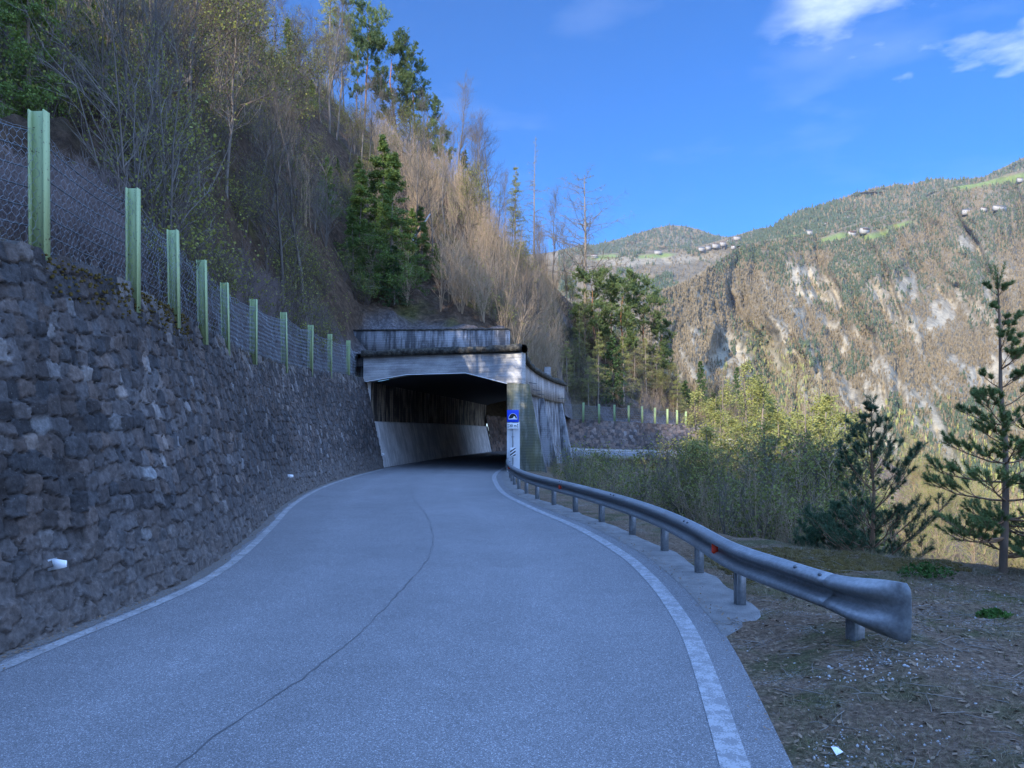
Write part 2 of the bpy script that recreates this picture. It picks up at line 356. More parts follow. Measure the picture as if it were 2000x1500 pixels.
L_PINE = m_leaf('pine_needles', (0.08, 0.13, 0.05), (0.20, 0.26, 0.095), 0.25)
L_PINEB = m_leaf('blue_green_pine_needles', (0.04, 0.08, 0.045), (0.095, 0.16, 0.085), 0.2)
L_SPR = m_leaf('spruce_needles', (0.03, 0.065, 0.028), (0.08, 0.135, 0.045), 0.1)
L_DRY = m_leaf('dry_grass', (0.16, 0.125, 0.075), (0.36, 0.29, 0.19), 0.2)
L_GRASS = m_leaf('green_grass', (0.05, 0.07, 0.02), (0.12, 0.14, 0.04), 0.2)
L_WEED = m_leaf('dark_green_weed', (0.03, 0.08, 0.015), (0.07, 0.15, 0.03), 0.2)
# ------------------------------------------------------------------ road corridor
ST = np.array([
(-5.6,-30,0, .95,-30,0),(-5.3,-10,0, .9,-10,0),(-5.1,0,0, .95,0,0),(-5.0,4,0, 1.66,4,0),(-4.85,7.1,0, 2.14,7.1,0),(-4.70,8.7,0, 2.30,8.9,0),
(-4.66,10.4,0, 2.34,10.8,0),(-4.92,12.5,0, 2.24,12.8,0),(-5.58,16.1,0, 1.80,16,0),(-6.55,21,0, .80,20.6,0),(-7.25,26.6,0, .05,25,0),
(-7.5,32,0, -.38,31.5,0),(-7.45,36.5,0, -.42,36,0),(-7.15,42.0,0, -.16,40.5,0),(-6.0,51,0, .55,48.8,0),(-4.6,60,0, 1.9,57,0),
(-3.2,69,-.05, 3.6,65.5,-.1),(-1.95,76.5,-.1, 5.6,71.5,-.3),(-.3,81.2,-.15, 7.9,75.4,-.5),(3.0,85.2,-.2, 11.0,79.0,-.65),
(8,88.6,-.25, 15.5,83.2,-.85),(15,92.8,-.3, 21,87.8,-1.0),(24,99,-.45, 28,93.6,-1.1),(34,105,-.65, 37.5,98.6,-1.2),(43,111.5,-.7, 48.0,106.0,-1.2),(48.5,121,-.7, 55.0,119,-1.2),(47,136,-.7, 54,138,-1.2),(40,152,-.7,46,156,-1.2)], float)
Lc = catmull(ST[:, :3], 12); Rc = catmull(ST[:, 3:], 12)
def between(f): return Lc*(1-f)+Rc*f                  # f metres-free fraction across the road
def at_edge(line, other, off, dz=0):                  # a line 'off' metres in from one edge
    d = other-line; n = np.linalg.norm(d[:, :2], axis=1)[:, None]; p = line+d/n*off; p[:, 2] += dz; return p
yy = Lc[:, 1]
# road surface: many strips across so wheel tracks can carry their own wear
nf = 29; G = np.stack([at_edge(Lc, Rc, -0.25)*(1-f)+at_edge(Rc, Lc, 0)*f for f in np.linspace(0, 1, nf)], 1)
fr = np.linspace(0, 1, nf); tr = 1+0.10*np.exp(-((fr-.28)/.05)**2)+0.07*np.exp(-((fr-.74)/.05)**2)+0.04*np.exp(-((fr-.6)/.05)**2)-0.05*np.exp(-((fr-.97)/.03)**2)-.04*np.exp(-((fr-.5)/.03)**2)
a = Acc().grid(G, np.repeat(np.repeat(tr[None, :, None], len(G), 0), 3, 2))
tag(a.obj('road', M_ASPH), kind='structure')
def ribbon(name, P0, P1, mat, kind='structure'):
    return tag(Acc().grid(np.stack([P0, P1], 1)).obj(name, mat), kind=kind)
def ribbon_w(name, edge, other, o0, o1, mat, dz, m):
    return ribbon(name, at_edge(edge, other, o0, dz)[m], at_edge(edge, other, o1, dz)[m], mat)
mk = yy > -12
ribbon_w('road_edge_line', Lc, Rc, .26, .41, M_DUSTLINE, .006, mk)
o = ribbon_w('road_edge_line', Rc, Lc, .27, .46, M_PAINT, .006, mk)
# dust and grit lying along the foot of the wall, uneven inner border
m2 = (yy > -12) & (yy < 44); d0 = at_edge(Lc, Rc, -.2, .004)[m2]; d1 = at_edge(Lc, Rc, .2, .004)[m2]
P = resample(np.hstack([d0, d1]), .15); k = np.arange(len(P)); wv = (fbm(k*.11, k*0, 3, 4)*.10)[:, None]
ribbon('roadside_dust', P[:, :3], P[:, 3:]+wv*np.array([1, 0, 0]), M_DUST)
# sealed crack wandering along the middle of the road
cr = np.array([(345,1500),(410,1445),(480,1400),(560,1345),(640,1290),(712,1225),(770,1170),(805,1130),(830,1100),(843,1070),(845,1040),(836,1012),(820,990),(807,975),(805,965),(812,950),(830,935),(862,921)], float)
C = np.array([[(x-1000)/F*3061/(y-HZ), 3061/(y-HZ), .004] for x, y in cr]); C = resample(catmull(C, 8), .06)
k = np.arange(len(C)); C[:, 0] += fbm(k*.25, k*0, 5, 4)*.035; nn = np.c_[normals2d(C), np.zeros(len(C))]
wd = (.001+.012*vn(k*.19, k*0+.5, 9)**1.5)[:, None]
ribbon('road_crack', C-nn*wd, C+nn*wd, M_CRACK)
# ------------------------------------------------------------------ concrete shoulder outside the right line
ms = (Rc[:, 1] > 7.6) & (Rc[:, 1] < 39); S0 = Rc[ms]; nr = np.c_[normals2d(Rc), np.zeros(len(Rc))][ms]
RAIL = np.array([(3.42,6.32),(3.12,6.85),(2.90,7.8),(2.71,9.0),(2.72,11),(2.62,13),(2.38,15),(2.0,17.1),(1.58,19.1),(1.12,21),(.72,22.8),(.42,24.7),(.18,26.7),(.02,28.7),(-.08,30.7),(-.14,32.7),(-.16,34.7),(-.14,37.2)])
Rl = catmull(np.c_[RAIL, np.zeros(len(RAIL))], 16)
def rail_off(p):      # distance from a road-edge point out to the rail
    return np.min(np.linalg.norm(Rl[None, :, :2]-p[:, None, :2], axis=2), axis=1)
S0 = resample(S0, .12); nr = np.c_[normals2d(S0), np.zeros(len(S0))]
k = np.arange(len(S0)); wd = rail_off(S0)+.22+fbm(k*.09, k*0, 11, 4)*.16
wd *= np.clip((S0[:, 1]-7.66)/1.1, 0.001, 1)**.9
S1 = S0+nr*wd[:, None]; S0b = S0-nr*.03; S0b[:, 2] = .004; S1[:, 2] = -.03
nst = 5; tag(Acc().grid(np.stack([S0b*(1-f)+S1*f+np.array([0, 0, .03*(f if f < .9 else 0)]) for f in (0, .3, .6, .88, 1)], 1)).obj('road_shoulder', M_SHOULD), kind='structure')

# ------------------------------------------------------------------ ground on the valley side
VE = np.array([(9.3,-60,0),(9.3,5,0),(8.8,9.0,0),(7.3,10.2,0),(5.9,11.3,0),(5.0,13,0),(4.3,15,0),(3.5,18,0),(2.6,22,0),(1.8,27,0),(1.4,33,0),(1.5,38,0),(1.7,42,-.3),(2.3,50,-.6),(3.7,58,-.6),
 (5.4,66,-.5),(7.0,69.8,-.5),(11.6,77.7,-.8),(16.2,82.0,-1.0),(21.7,86.6,-1.15),(28.7,92.4,-1.25),(38,97.3,-1.35),(48.5,104.5,-1.35),(56,117,-1.35),(55.5,138,-1.35),(47,158,-1.35),(30,220,-1.35),(10,400,-1.35),(0,700,-1.35)])
VEc = resample(catmull(VE, 6), 1.0)
TV_ = np.gradient(VEc[:, :2], axis=0); TV_ /= np.linalg.norm(TV_, axis=1)[:, None]
def Hr(x, y):
    x = np.atleast_1d(np.asarray(x, float)); y = np.atleast_1d(np.asarray(y, float)); shp = x.shape; x = x.ravel(); y = y.ravel()
    out = np.empty(len(x))
    A = VEc[:-1]; B = VEc[1:]; D = (B-A)[:, :2]; LL = (D**2).sum(1)
    for s in range(0, len(x), 4000):
        p = np.stack([x[s:s+4000], y[s:s+4000]], 1)
        tt = np.clip(((p[:, None]-A[None, :, :2])*D[None]).sum(2)/LL, 0, 1)
        q = A[None, :, :2]+tt[..., None]*D[None]; dd = np.linalg.norm(p[:, None]-q, axis=2); i = dd.argmin(1); r = np.arange(len(p))
        ti = tt[r, i][:, None]; DT = TV_[i]*(1-ti)+TV_[i+1]*ti; side = DT[:, 0]*(p[:, 1]-q[r, i, 1])-DT[:, 1]*(p[:, 0]-q[r, i, 0])      # negative = right = valley
        zz = A[i, 2]+tt[r, i]*(B[i, 2]-A[i, 2]); dst = dd[r, i]
        drop = np.where(side < 0, np.minimum(.80*dst, .8*30+(dst-30)*.42), 0); drop = np.where(side < 0, drop*np.clip(dst/1.2, .35, 1), 0)
        out[s:s+4000] = zz-drop-np.where((side < 0) & (dst > 4), 0, .03)
    amp = np.clip(-(out)/6, 0, 1)
    out = out+fbm(x*.11, y*.11, 21, 5)*amp*2.2
    return np.maximum(out, -150+fbm(x*.01, y*.01, 2)*6).reshape(shp)
xs = np.r_[np.arange(-10, 0, 1.0), np.arange(0, 11, .11), np.arange(11, 45, .7), np.geomspace(45, 520, 40)]
ys = np.r_[np.arange(-60, 2, 2.5), np.arange(2, 14, .11), np.arange(14, 130, .8), np.geomspace(130, 620, 30)]
Xg, Yg = np.meshgrid(xs, ys, indexing='ij'); Zg = Hr(Xg, Yg)
Rx = np.interp(Yg, Rc[:200, 1], Rc[:200, 0])          # keep the sheet under the road
under = (Xg < np.interp(np.clip(Yg, -30, 72), Rc[Rc[:, 1] < 75][:, 1], Rc[Rc[:, 1] < 75][:, 0])+.02) & (Yg < 72)
near = np.clip(1-np.abs(Yg-8)/14, 0, 1)
Zn = Zg+.018+fbm(Xg*1.3, Yg*1.3, 31, 5)*.045+ridged(Xg*3, Yg*3, 33, 3)*.012
nrm = (Yg < 45)
dR0 = Xg-np.interp(np.clip(Yg, -30, 72), Rc[Rc[:, 1] < 75][:, 1], Rc[Rc[:, 1] < 75][:, 0])
Zn = Zn+.20*np.clip((dR0-.25)/1.0, 0, 1)*np.clip((8.9-Yg)/1.4, 0, 1)*(Zn > -.4)+.08*np.clip((dR0-1.5), 0, 1)*(Zn > -.3)*(Yg > 8)*(Yg < 12)
Zg = np.where(nrm, Zn, Zg)
dR = Xg-np.interp(np.clip(Yg, -30, 72), Rc[Rc[:, 1] < 75][:, 1], Rc[Rc[:, 1] < 75][:, 0])
Zg = np.where((dR > 0) & (dR < .5) & nrm, Zg*(dR/.5)+(-.012)*(1-dR/.5), Zg)
Zg = np.where(under, np.where(dR < -.35, -.4, -.02), Zg)
# beyond the near bay the sheet stays under the far road
dd = np.min(np.hypot(Xg[..., None]-Rc[::6, 0], Yg[..., None]-Rc[::6, 1]), axis=2)
inside = (Yg > 60) & (Hr(Xg, Yg) > -1.6)
Zg = np.where(inside, np.minimum(Zg, -2.2), Zg)
# shoulder lies on the soil: keep soil just below it
sh = np.min(np.hypot(Xg[..., None]-Rl[::8, 0], Yg[..., None]-Rl[::8, 1]), axis=2)
Zg = np.where(((sh < .26) & (Yg > 8.2)) | ((dR > 0) & (Xg < np.interp(Yg, Rl[::-1][:, 1][::-1], Rl[:, 0])+.2) & (Yg > 8.4) & (Yg < 38)), np.minimum(Zg, -.02), Zg)
mnd = (Yg > 8.6) & (Yg < 14); dst = Xg-np.interp(Yg, Rl[:, 1], Rl[:, 0]); Zg = np.where(mnd & (dst > .5) & (Zg > -.3), Zg+.10*np.clip((dst-.5)/1.2, 0, 1)*np.clip((Yg-8.6)/1.5, 0, 1), Zg)
mcol = np.zeros(Xg.shape+(3,)); mcol[..., 0] = 0
tag(Acc().grid(np.stack([Xg, Yg, Zg], -1), mcol).obj('ground', M_SOIL, smooth=True), kind='structure')
def gz(x, y):      # fine ground height near the road
    i = np.clip(np.searchsorted(xs, x)-1, 0, len(xs)-2); j = np.clip(np.searchsorted(ys, y)-1, 0, len(ys)-2)
    fx = (x-xs[i])/(xs[i+1]-xs[i]); fy = (y-ys[j])/(ys[j+1]-ys[j])
    return (Zg[i, j]*(1-fx)+Zg[i+1, j]*fx)*(1-fy)+(Zg[i, j+1]*(1-fx)+Zg[i+1, j+1]*fx)*fy

# ------------------------------------------------------------------ stone retaining walls
def stone_wall(name, base, height_fn, batter, du, dv, cw, ch, seed, tones, label, top_thick=.55, pale_foot=True, flip=1):
    P = resample(base, du); nL = -np.c_[normals2d(P), np.zeros(len(P))]*flip      # inland
    s = np.r_[0, np.cumsum(np.linalg.norm(np.diff(P[:, :2], axis=0), axis=1))]
    H = height_fn(P, s); nv = int(H.max()/dv)+1; v = np.linspace(0, 1, nv)
    U = np.repeat(s[:, None], nv, 1); V = H[:, None]*v[None]
    Uw = U+fbm(U*1.1, V*1.1, seed+5, 3)*.10; Vw = V+fbm(U*.6, V*.6, seed+6, 4)*.20+fbm(U*2.5, V*2.5, seed+8, 2)*.04
    # irregular courses: jittered brick lattice, blocky distance
    best = np.full(U.shape, 9.); sec = np.full(U.shape, 9.); bid = np.zeros(U.shape)
    row0 = np.floor(Vw/ch)
    for dr in (-1, 0, 1):
        r = row0+dr
        rs = hsh(r, r*0+3, seed); cwr = cw*(.75+.6*rs)
        c0 = np.floor(Uw/cwr+rs*7.1)
        for dc in (-1, 0, 1):
            c = c0+dc
            cx = (c+.5+(hsh(c, r, seed+1)-.5)*.62-rs*7.1)*cwr; cy = (r+.5+(hsh(c, r, seed+2)-.5)*.5)*ch
            d = ((np.abs(Uw-cx)/cwr)**5+(np.abs(Vw-cy)/ch)**5)**(1/5.)*2*(.85+.3*hsh(c, r, seed+4))
            idd = hsh(c, r, seed+3)
            nb = d < best; sec = np.where(nb, best, np.minimum(sec, d)); bid = np.where(nb, idd, bid); best = np.where(nb, d, best)
    e = np.clip((sec-best)/.13, 0, 1); e = e*e*(3-2*e)
    prot = e*(.030+.050*bid)+e*fbm(U*7, V*7, seed+9, 4)*.014+e*((bid*37)%1-.5)*.10*np.clip(Vw/ch-np.floor(Vw/ch)-.5, -.5, .5)
    top = np.clip((V/H[:, None]-.965)/.035, 0, 1)
    base_pt = P[:, None]+nL[:, None]*(V*batter)[..., None]+np.array([0, 0, 1.])*V[..., None]
    G = base_pt-nL[:, None]*prot[..., None]; G[..., 2] += top*prot*.8*np.where(bid > .5, 1, .2)
    tid = (bid*101)%1; c0, c1, c2 = [np.array(t) for t in tones]
    col = np.where((tid < .9)[..., None], c0+(c1-c0)*(tid/.9)[..., None], c1+(c2-c1)*((np.clip(tid-.9, 0, 1)/.1)**1.6)[..., None])
    hue = ((bid*53)%1-.5)[..., None]; col = col*(1+hue*np.array([.20, 0, -.16]))
    big = fbm(U*.25, V*.5, seed+12, 4)[..., None]; col = col*(1+big*.5)
    mort = np.array([.020, .019, .018]); col = mort+(col-mort)*np.clip(e*1.5, 0, 1)[..., None]
    if pale_foot:
        f = np.clip(1-(V+fbm(U*.8, V, seed+14)*.35)/1.25, 0, 1)[..., None]; col = col*(1-f*.6)+np.array([.12, .105, .095])*f*.75
        tp = np.clip((V/H[:, None]-.88)/.12, 0, 1)*np.clip(fbm(U*.5, V*.5, seed+16)*3+.6, 0, 1); mo = (tp*(1-e)*1.0)[..., None]; col = col*(1-mo)+np.array([.12, .08, .012])*mo
        pl = (tp*e*(tid > .4))[..., None]*.5; col = col*(1-pl)+np.array([.24, .22, .20])*pl
    a = Acc(); a.grid(G, col)
    T = G[:, -1]; Bk = T+nL*top_thick; Bk[:, 2] += .02; Dn = Bk.copy(); Dn[:, 2] -= .8
    a.grid(np.stack([T, Bk, Dn], 1), np.repeat(col[:, -1:], 3, 1)*.9)
    o = a.obj(name, M_STONE); return o, P, nL, H
LW = Lc[(Lc[:, 1] > -9) & (Lc[:, 1] < 41.6)]
WH = lambda P, s: np.interp(P[:, 1], [-9, 8, 12, 15, 17.5, 21, 26, 31, 36, 41.6], [4.2, 4.2, 4.17, 4.12, 4.15, 4.25, 4.42, 4.65, 4.85, 5.0])
LWn = LW[LW[:, 1] <= 20.01]; LWf = LW[LW[:, 1] >= 5]
W1, P1, n1, H1 = stone_wall('stone_retaining_wall', LW, WH, .21, .026, .026, .205, .215, 40, [(.040,.037,.037), (.100,.086,.080), (.19,.175,.165)], '')
tag(W1, 'tall retaining wall of dark rough stone blocks with mossy top along the left roadside', 'stone wall')
LF = Lc[(Lc[:, 1] > 75.7)]; LF = LF[:np.argmax(LF[:, 1] > 130)]
WHf = lambda P, s: np.interp(P[:, 0], [-2, 7, 14, 24, 34, 43, 50], [3.7, 3.65, 3.45, 3.2, 3.0, 2.4, 1.5])
W2, P2, n2, H2 = stone_wall('stone_retaining_wall', LF, WHf, .18, .09, .085, .50, .36, 60, [(.050,.042,.040), (.16,.12,.10), (.20,.165,.145)], '', pale_foot=False)
tag(W2, 'curved stone retaining wall beyond the tunnel on the far side of the bend, half in sunlight', 'stone wall')

# ------------------------------------------------------------------ rockfall gallery (the tunnel)
TUN = thing('road_tunnel', (-3.7, 40, 0), 'concrete gallery tunnel over the road with haunched portal, mossy roof edge and sloping buttresses', 'tunnel')
TO = np.array([-3.7, 40, 0])
def tp(a): a.V = [v-TO for v in a.V]; return a
mi = (Lc[:, 1] > 41.3) & (Lc[:, 1] < 76.6); Li = resample(Lc[mi], 1.0)
Oin = catmull([(-.26,38.1,0),(-.05,44,0),(.85,52,0),(2.25,60,0),(4.0,67.6,0)], 10); Oin = np.stack([np.interp(np.linspace(0, 1, len(Li)), np.linspace(0, 1, len(Oin)), Oin[:, k]) for k in range(3)], 1)
nI = -np.c_[normals2d(Li), np.zeros(len(Li))]; Z = np.array([0, 0, 1.])
Wl = Li+nI*.72                                                  # vertical inner wall stands back from the foot
a = Acc().grid(np.stack([Li-Z*.2, Li+nI*.10+Z*.35, Li+nI*.55+Z*2.45, Li+nI*.58+Z*2.58, Wl+Z*2.62], 1)); e0 = len(Li)-1
tp(a); a.obj('wall_plinth', M_PLINTH, TUN)
a = Acc().grid(np.stack([Wl+Z*2.55, Wl+Z*4.95], 1)); a.grid(np.stack([Wl[-1:]+Z*0, Wl[-1:]+nI[-1:]*.8], 1)[:, :, None].repeat(2, 2)[..., 0, :]) if False else None
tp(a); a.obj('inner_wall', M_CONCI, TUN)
# jambs: end faces of the inner wall, left front cheek
def slab(pts, th, d):    # closed prism from a polygon (list of 3d) extruded by d
    a = Acc(); n = len(pts); p = np.array(pts, float); q = p+np.array(d)*th
    a.add(np.vstack([p, q]), Q=[[i, (i+1)%n, n+(i+1)%n, n+i] for i in range(n)]); 
    c = p.mean(0); c2 = q.mean(0)
    b0 = a.n; a.add(np.vstack([p, c]), T=[[(i+1)%n, i, n] for i in range(n)]); a.add(np.vstack([q, c2]), T=[[i, (i+1)%n, n] for i in range(n)])
    return a
fl = np.array([-8.25, 41.05, 0]); frt = np.array([.52, 37.95, 0]); ex = (frt-fl); LEN = np.linalg.norm(ex); ex = ex/LEN; ey = np.array([-ex[1], ex[0], 0])
def FP(u, z, back=0): return fl+ex*u+Z*z+ey*back
uL = np.dot(Wl[0]-fl, ex); uR = np.dot(np.array([-.26, 38.2, 0])-fl, ex)
# portal beam polygon (haunched underside)
za, zb = 4.82, 5.13
uA = uL+(uR-uL)*.31; uB = uL+(uR-uL)*.72
poly = [FP(0, za-.02), FP(uL, za-.02), FP(uA, zb), FP(uB, zb), FP(uR, 4.52), FP(LEN, 4.52), FP(LEN, 6.12), FP(0, 6.18)]
def slab_strip(poly_b, poly_t, d):   # beam built from matching bottom/top chains
    b = np.array(poly_b); t = np.array(poly_t); G = np.stack([b, t, t+d, b+d, b], 1); a = Acc().grid(G)
    a.add(np.array([b[0], t[0], t[0]+d, b[0]+d]), [[0, 1, 2, 3]]); a.add(np.array([b[-1], t[-1], t[-1]+d, b[-1]+d]), [[3, 2, 1, 0]]); return a
bot = [FP(0, za-.02), FP(uL, za-.02), FP(uA, zb), FP(uB, zb), FP(uR, 4.52), FP(LEN, 4.52)]
topc = [FP(u, 6.18-.06*u/LEN) for u in (0, uL, uA, uB, uR, LEN)]
a = slab_strip(bot, topc, ey*.55); tp(a); a.obj('portal_beam', M_CONC, TUN)
# pale chamfer along the portal's lower edge
a = Acc(); pts = np.array([FP(uL, za-.03, -.012), FP(uA, zb-.012, -.012), FP(uB, zb-.012, -.012), FP(uR, 4.51, -.012)])
a.grid(np.stack([pts, pts+Z*.035, pts+Z*.035+ey*.03, pts+ey*.03], 1)); tp(a); a.obj('edge_chamfer', M_WHITEP, TUN)
# left jamb face (end of inner wall + stepped foot) facing the camera
a = Acc(); w0 = Wl[0]; l0 = Li[0]; nn0 = nI[0]
jam = [l0-Z*.1, l0+nn0*.10+Z*.35, l0+nn0*.55+Z*2.45, l0+nn0*.58+Z*2.58, w0+Z*2.62, w0+Z*4.9, w0+nn0*.9+Z*4.9, w0+nn0*.9-Z*.1]
jj = [np.array(p) for p in jam]; c = np.mean(jj, 0); a.add(np.array(jj+[jj[-1]*.5+jj[2]*.5]), T=[[i, (i+1)%8, 8] for i in range(8)]); tp(a); a.obj('jamb', M_PLINTH, TUN)
# end jamb at the exit
a = Acc(); w0 = Wl[-1]; l0 = Li[-1]; nn0 = nI[-1]
jj = [l0-Z*.1, l0+nn0*.10+Z*.35, l0+nn0*.55+Z*2.45, w0+Z*2.62, w0+Z*5.5, w0+nn0*4+Z*5.5, w0+nn0*4-Z*.1]; a.add(np.array(jj+[w0+nn0*.3+Z*1.5]), T=[[i, (i+1)%7, 7] for i in range(7)]); tp(a); a.obj('jamb', M_PLINTH, TUN)
# ceiling slab swept behind the beam
M_ = len(Li); sec = []
for i in range(M_):
    A, B = Wl[i], Oin[i]; 
    if i == 0: A = A+ey*.3; B = B+ey*.3
    sec.append([A+nI[i]*2.2+Z*za, A+Z*za, A*.69+B*.31+Z*(zb+.02), A*.28+B*.72+Z*(zb+.02), B+Z*4.56])
a = Acc().grid(np.array(sec)); a.grid(np.array([[A+Z*.9 for A in s] for s in sec])); 
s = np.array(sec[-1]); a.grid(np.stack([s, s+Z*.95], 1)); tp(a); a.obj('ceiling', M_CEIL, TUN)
# outer wall and its outer face
nO = np.c_[normals2d(Oin), np.zeros(M_)]
a = Acc().grid(np.stack([Oin-Z*.1, Oin+Z*4.56], 1)); tp(a); a.obj('outer_wall', M_CONCD, TUN)
Oo = Oin+nO*.55; a = Acc().grid(np.stack([Oo-Z*3+nO*.5, Oo+Z*4.56], 1)); tp(a); a.obj('outer_wall', M_CONCD, TUN)
a = Acc(); a.add(np.array([Oin[-1]-Z*.2, Oo[-1]-Z*.2, Oo[-1]+Z*4.56, Oin[-1]+Z*4.56]), [[0, 1, 2, 3]]); tp(a); a.obj('end_face', M_CONCD, TUN)
# fascia beam on the valley side
Fo = Oin+nO*.80; Fo[0] = frt; Fi = Oin+nO*.05
a = Acc().grid(np.stack([Fi+Z*4.56, Fo+Z*4.56, Fo+Z*6.12, Fi+Z*6.12], 1)); a.add(np.array([Fi[-1]+Z*4.56, Fo[-1]+Z*4.56, Fo[-1]+Z*6.12, Fi[-1]+Z*6.12]), [[0, 1, 2, 3]])
tp(a); a.obj('fascia_beam', m_conc('sunlit_pinkish_concrete', (.40,.37,.345), (.20,.18,.17), .8), TUN)
# mossy roof slab edge, rough outline
def rough_edge(P, outv, z0, z1, o, n=None, seed=1):
    P = resample(P, .22); k = np.arange(len(P)); N = np.stack([np.interp(np.linspace(0, 1, len(P)), np.linspace(0, 1, len(outv)), outv[:, j]) for j in range(3)], 1)
    N /= np.linalg.norm(N, axis=1)[:, None]
    oo = (o+fbm(k*.35, k*0, seed, 3)*.09)[:, None]; zt = (z1+fbm(k*.25, k*0+4, seed+1, 4)*.10)[:, None]; zl = (z0+fbm(k*.5, k*0+8, seed+2, 3)*.03)[:, None]
    G = np.stack([P-N*.5+Z*zl, P+N*oo+Z*zl, P+N*(oo+.04)+Z*(zl*.5+zt*.5), P+N*oo*.8+Z*zt, P-N*.45+Z*(zt+.03), P-N*.75+Z*(zt-.05)], 1)
    return Acc().grid(G)
front = np.array([FP(-.05, 0), FP(LEN+.05, 0)]); a = rough_edge(front, np.array([-ey, -ey]), 6.17, 6.50, .20, seed=71)
b = rough_edge(np.vstack([frt+np.array([.05, 0, 0]), Fo[1:]]), nO, 6.13, 6.48, .20, seed=77)
ends = resample(np.array([Fo[-1], Wl[-1]]), .5)
a.V += [v for v in b.V]; 
for q in b.Q: a.Q.append(q+a.n)
a.C += b.C; a.n += b.n
top = np.stack([Wl+nI*3+Z*6.40, Wl+Z*6.42, Wl*.5+Fo*.5+Z*6.45, Fo+Z*6.46], 1); a.grid(top); a.grid(np.stack([ends+Z*6.1, ends+Z*6.46], 1))
tp(a); a.obj('roof_slab', M_ROOF, TUN)
# wing wall closing the bank at the left end of the beam
q0 = fl+ey*.5; q1 = fl-ex*3.2+ey*2.6; a = Acc().hexa(np.array([q0+Z*3, q1+Z*3, q1+ey*.4+Z*3, q0+ey*.4+Z*3, q0+Z*6.35, q1+Z*6.0, q1+ey*.4+Z*6.0, q0+ey*.4+Z*6.35])); tp(a); a.obj('wing_wall', M_CONCD, TUN)
# parapet wall on the roof
pl = PX(628, 700, 46.0); pr = PX(993, 700, 43.0); pl[2] = 0; pr[2] = 0; d = (pr-pl)/np.linalg.norm(pr-pl); n_ = np.array([-d[1], d[0], 0])
hx = [pl+Z*6.3, pr+Z*6.3, pr+n_*.4+Z*6.3, pl+n_*.4+Z*6.3, pl+Z*8.32, pr+Z*8.0, pr+n_*.4+Z*8.0, pl+n_*.4+Z*8.32]
a = Acc().hexa(np.array(hx)); tp(a); a.obj('parapet_wall', M_CONCD, TUN)
a = Acc().hexa(np.array([pl+Z*8.27-n_*.03, pr+Z*7.95-n_*.03, pr+n_*.43+Z*7.95+d*.03, pl+n_*.43+Z*8.27, pl+Z*8.36-n_*.03, pr+Z*8.04-n_*.03, pr+n_*.43+Z*8.04, pl+n_*.43+Z*8.36])); tp(a); a.obj('parapet_coping', M_ROOF, TUN)
p = PX(1069, 745, 60); a = Acc().box((p[0], p[1], 6.75), (.52, .5, .95)); tp(a); a.obj('concrete_block', M_CONC, TUN, bevel=.02)
# right pillar, painted white below
i0 = np.array([-.26, 37.98, 0]); p1 = np.array([.40, 37.95, 0])
def prism(pb, pt, mat, name):   # pb/pt quads
    a = Acc().hexa(np.array(list(pb)+list(pt))); tp(a); return a.obj(name, mat, TUN)
prism([i0-Z*.3, p1-Z*.3, p1+ey*.6-Z*.3, i0+ey*.6-Z*.3], [i0+Z*4.515, p1+Z*4.515, p1+ey*.6+Z*4.515, i0+ey*.6+Z*4.515], M_MOSSC, 'pillar')
g = np.array([0, -.006, 0]); 
# whitewash as a thin coat with ragged top
u = np.linspace(0, 1, 14); topz = 2.55+fbm(u*6, u*0, 91, 3)*.25; a = Acc()
A_ = np.array([i0+(p1-i0)*k+g for k in u]); a.grid(np.stack([A_+Z*-.2, A_+Z*topz[:, None]], 1)); tp(a); a.obj('whitewash', M_WHITEP, TUN)
# buttress fins
def buttress(P, nrm, th, top_out, bot_out, ztop, zbot, mat):
    t = np.array([nrm[1], -nrm[0], 0.])*-1
    c = [P+Z*zbot, P+nrm*bot_out+Z*zbot, P+nrm*bot_out+t*th+Z*zbot, P+t*th+Z*zbot, P+Z*ztop, P+nrm*top_out+Z*ztop, P+nrm*top_out+t*th+Z*ztop, P+t*th+Z*ztop]
    a = Acc().hexa(np.array(c)); tp(a); return a.obj('buttress', mat, TUN, bevel=.02)
buttress(np.array([.41, 38.0, 0]), np.array([.998, .06, 0]), .7, .48, 1.75, 4.50, -2.2, M_MOSSC)
for j, (fy, to, bo) in enumerate([(46.5, .42, 2.0), (55.0, .45, 2.1), (65.9, .30, 1.75)]):
    i = np.argmin(abs(Oo[:, 1]-fy)); buttress(Oo[i]-nO[i]*.02, nO[i], .6, to, bo, 4.50, -3.2, M_CONCD)
# stubs of reinforcing bar sticking out of the fascia
a = Acc()
for yv, zz in ((48, 5.2), (50.5, 4.9), (53, 4.75), (64, 4.9), (66, 5.0)):
    i = np.argmin(abs(Fo[:, 1]-yv)); a = Acc(); a.cyl(Fo[i]+Z*zz-nO[i]*.1, Fo[i]+Z*(zz-.1)+nO[i]*.5, .025, sides=6); tp(a); a.obj('rebar_stub', M_CABLE, TUN)


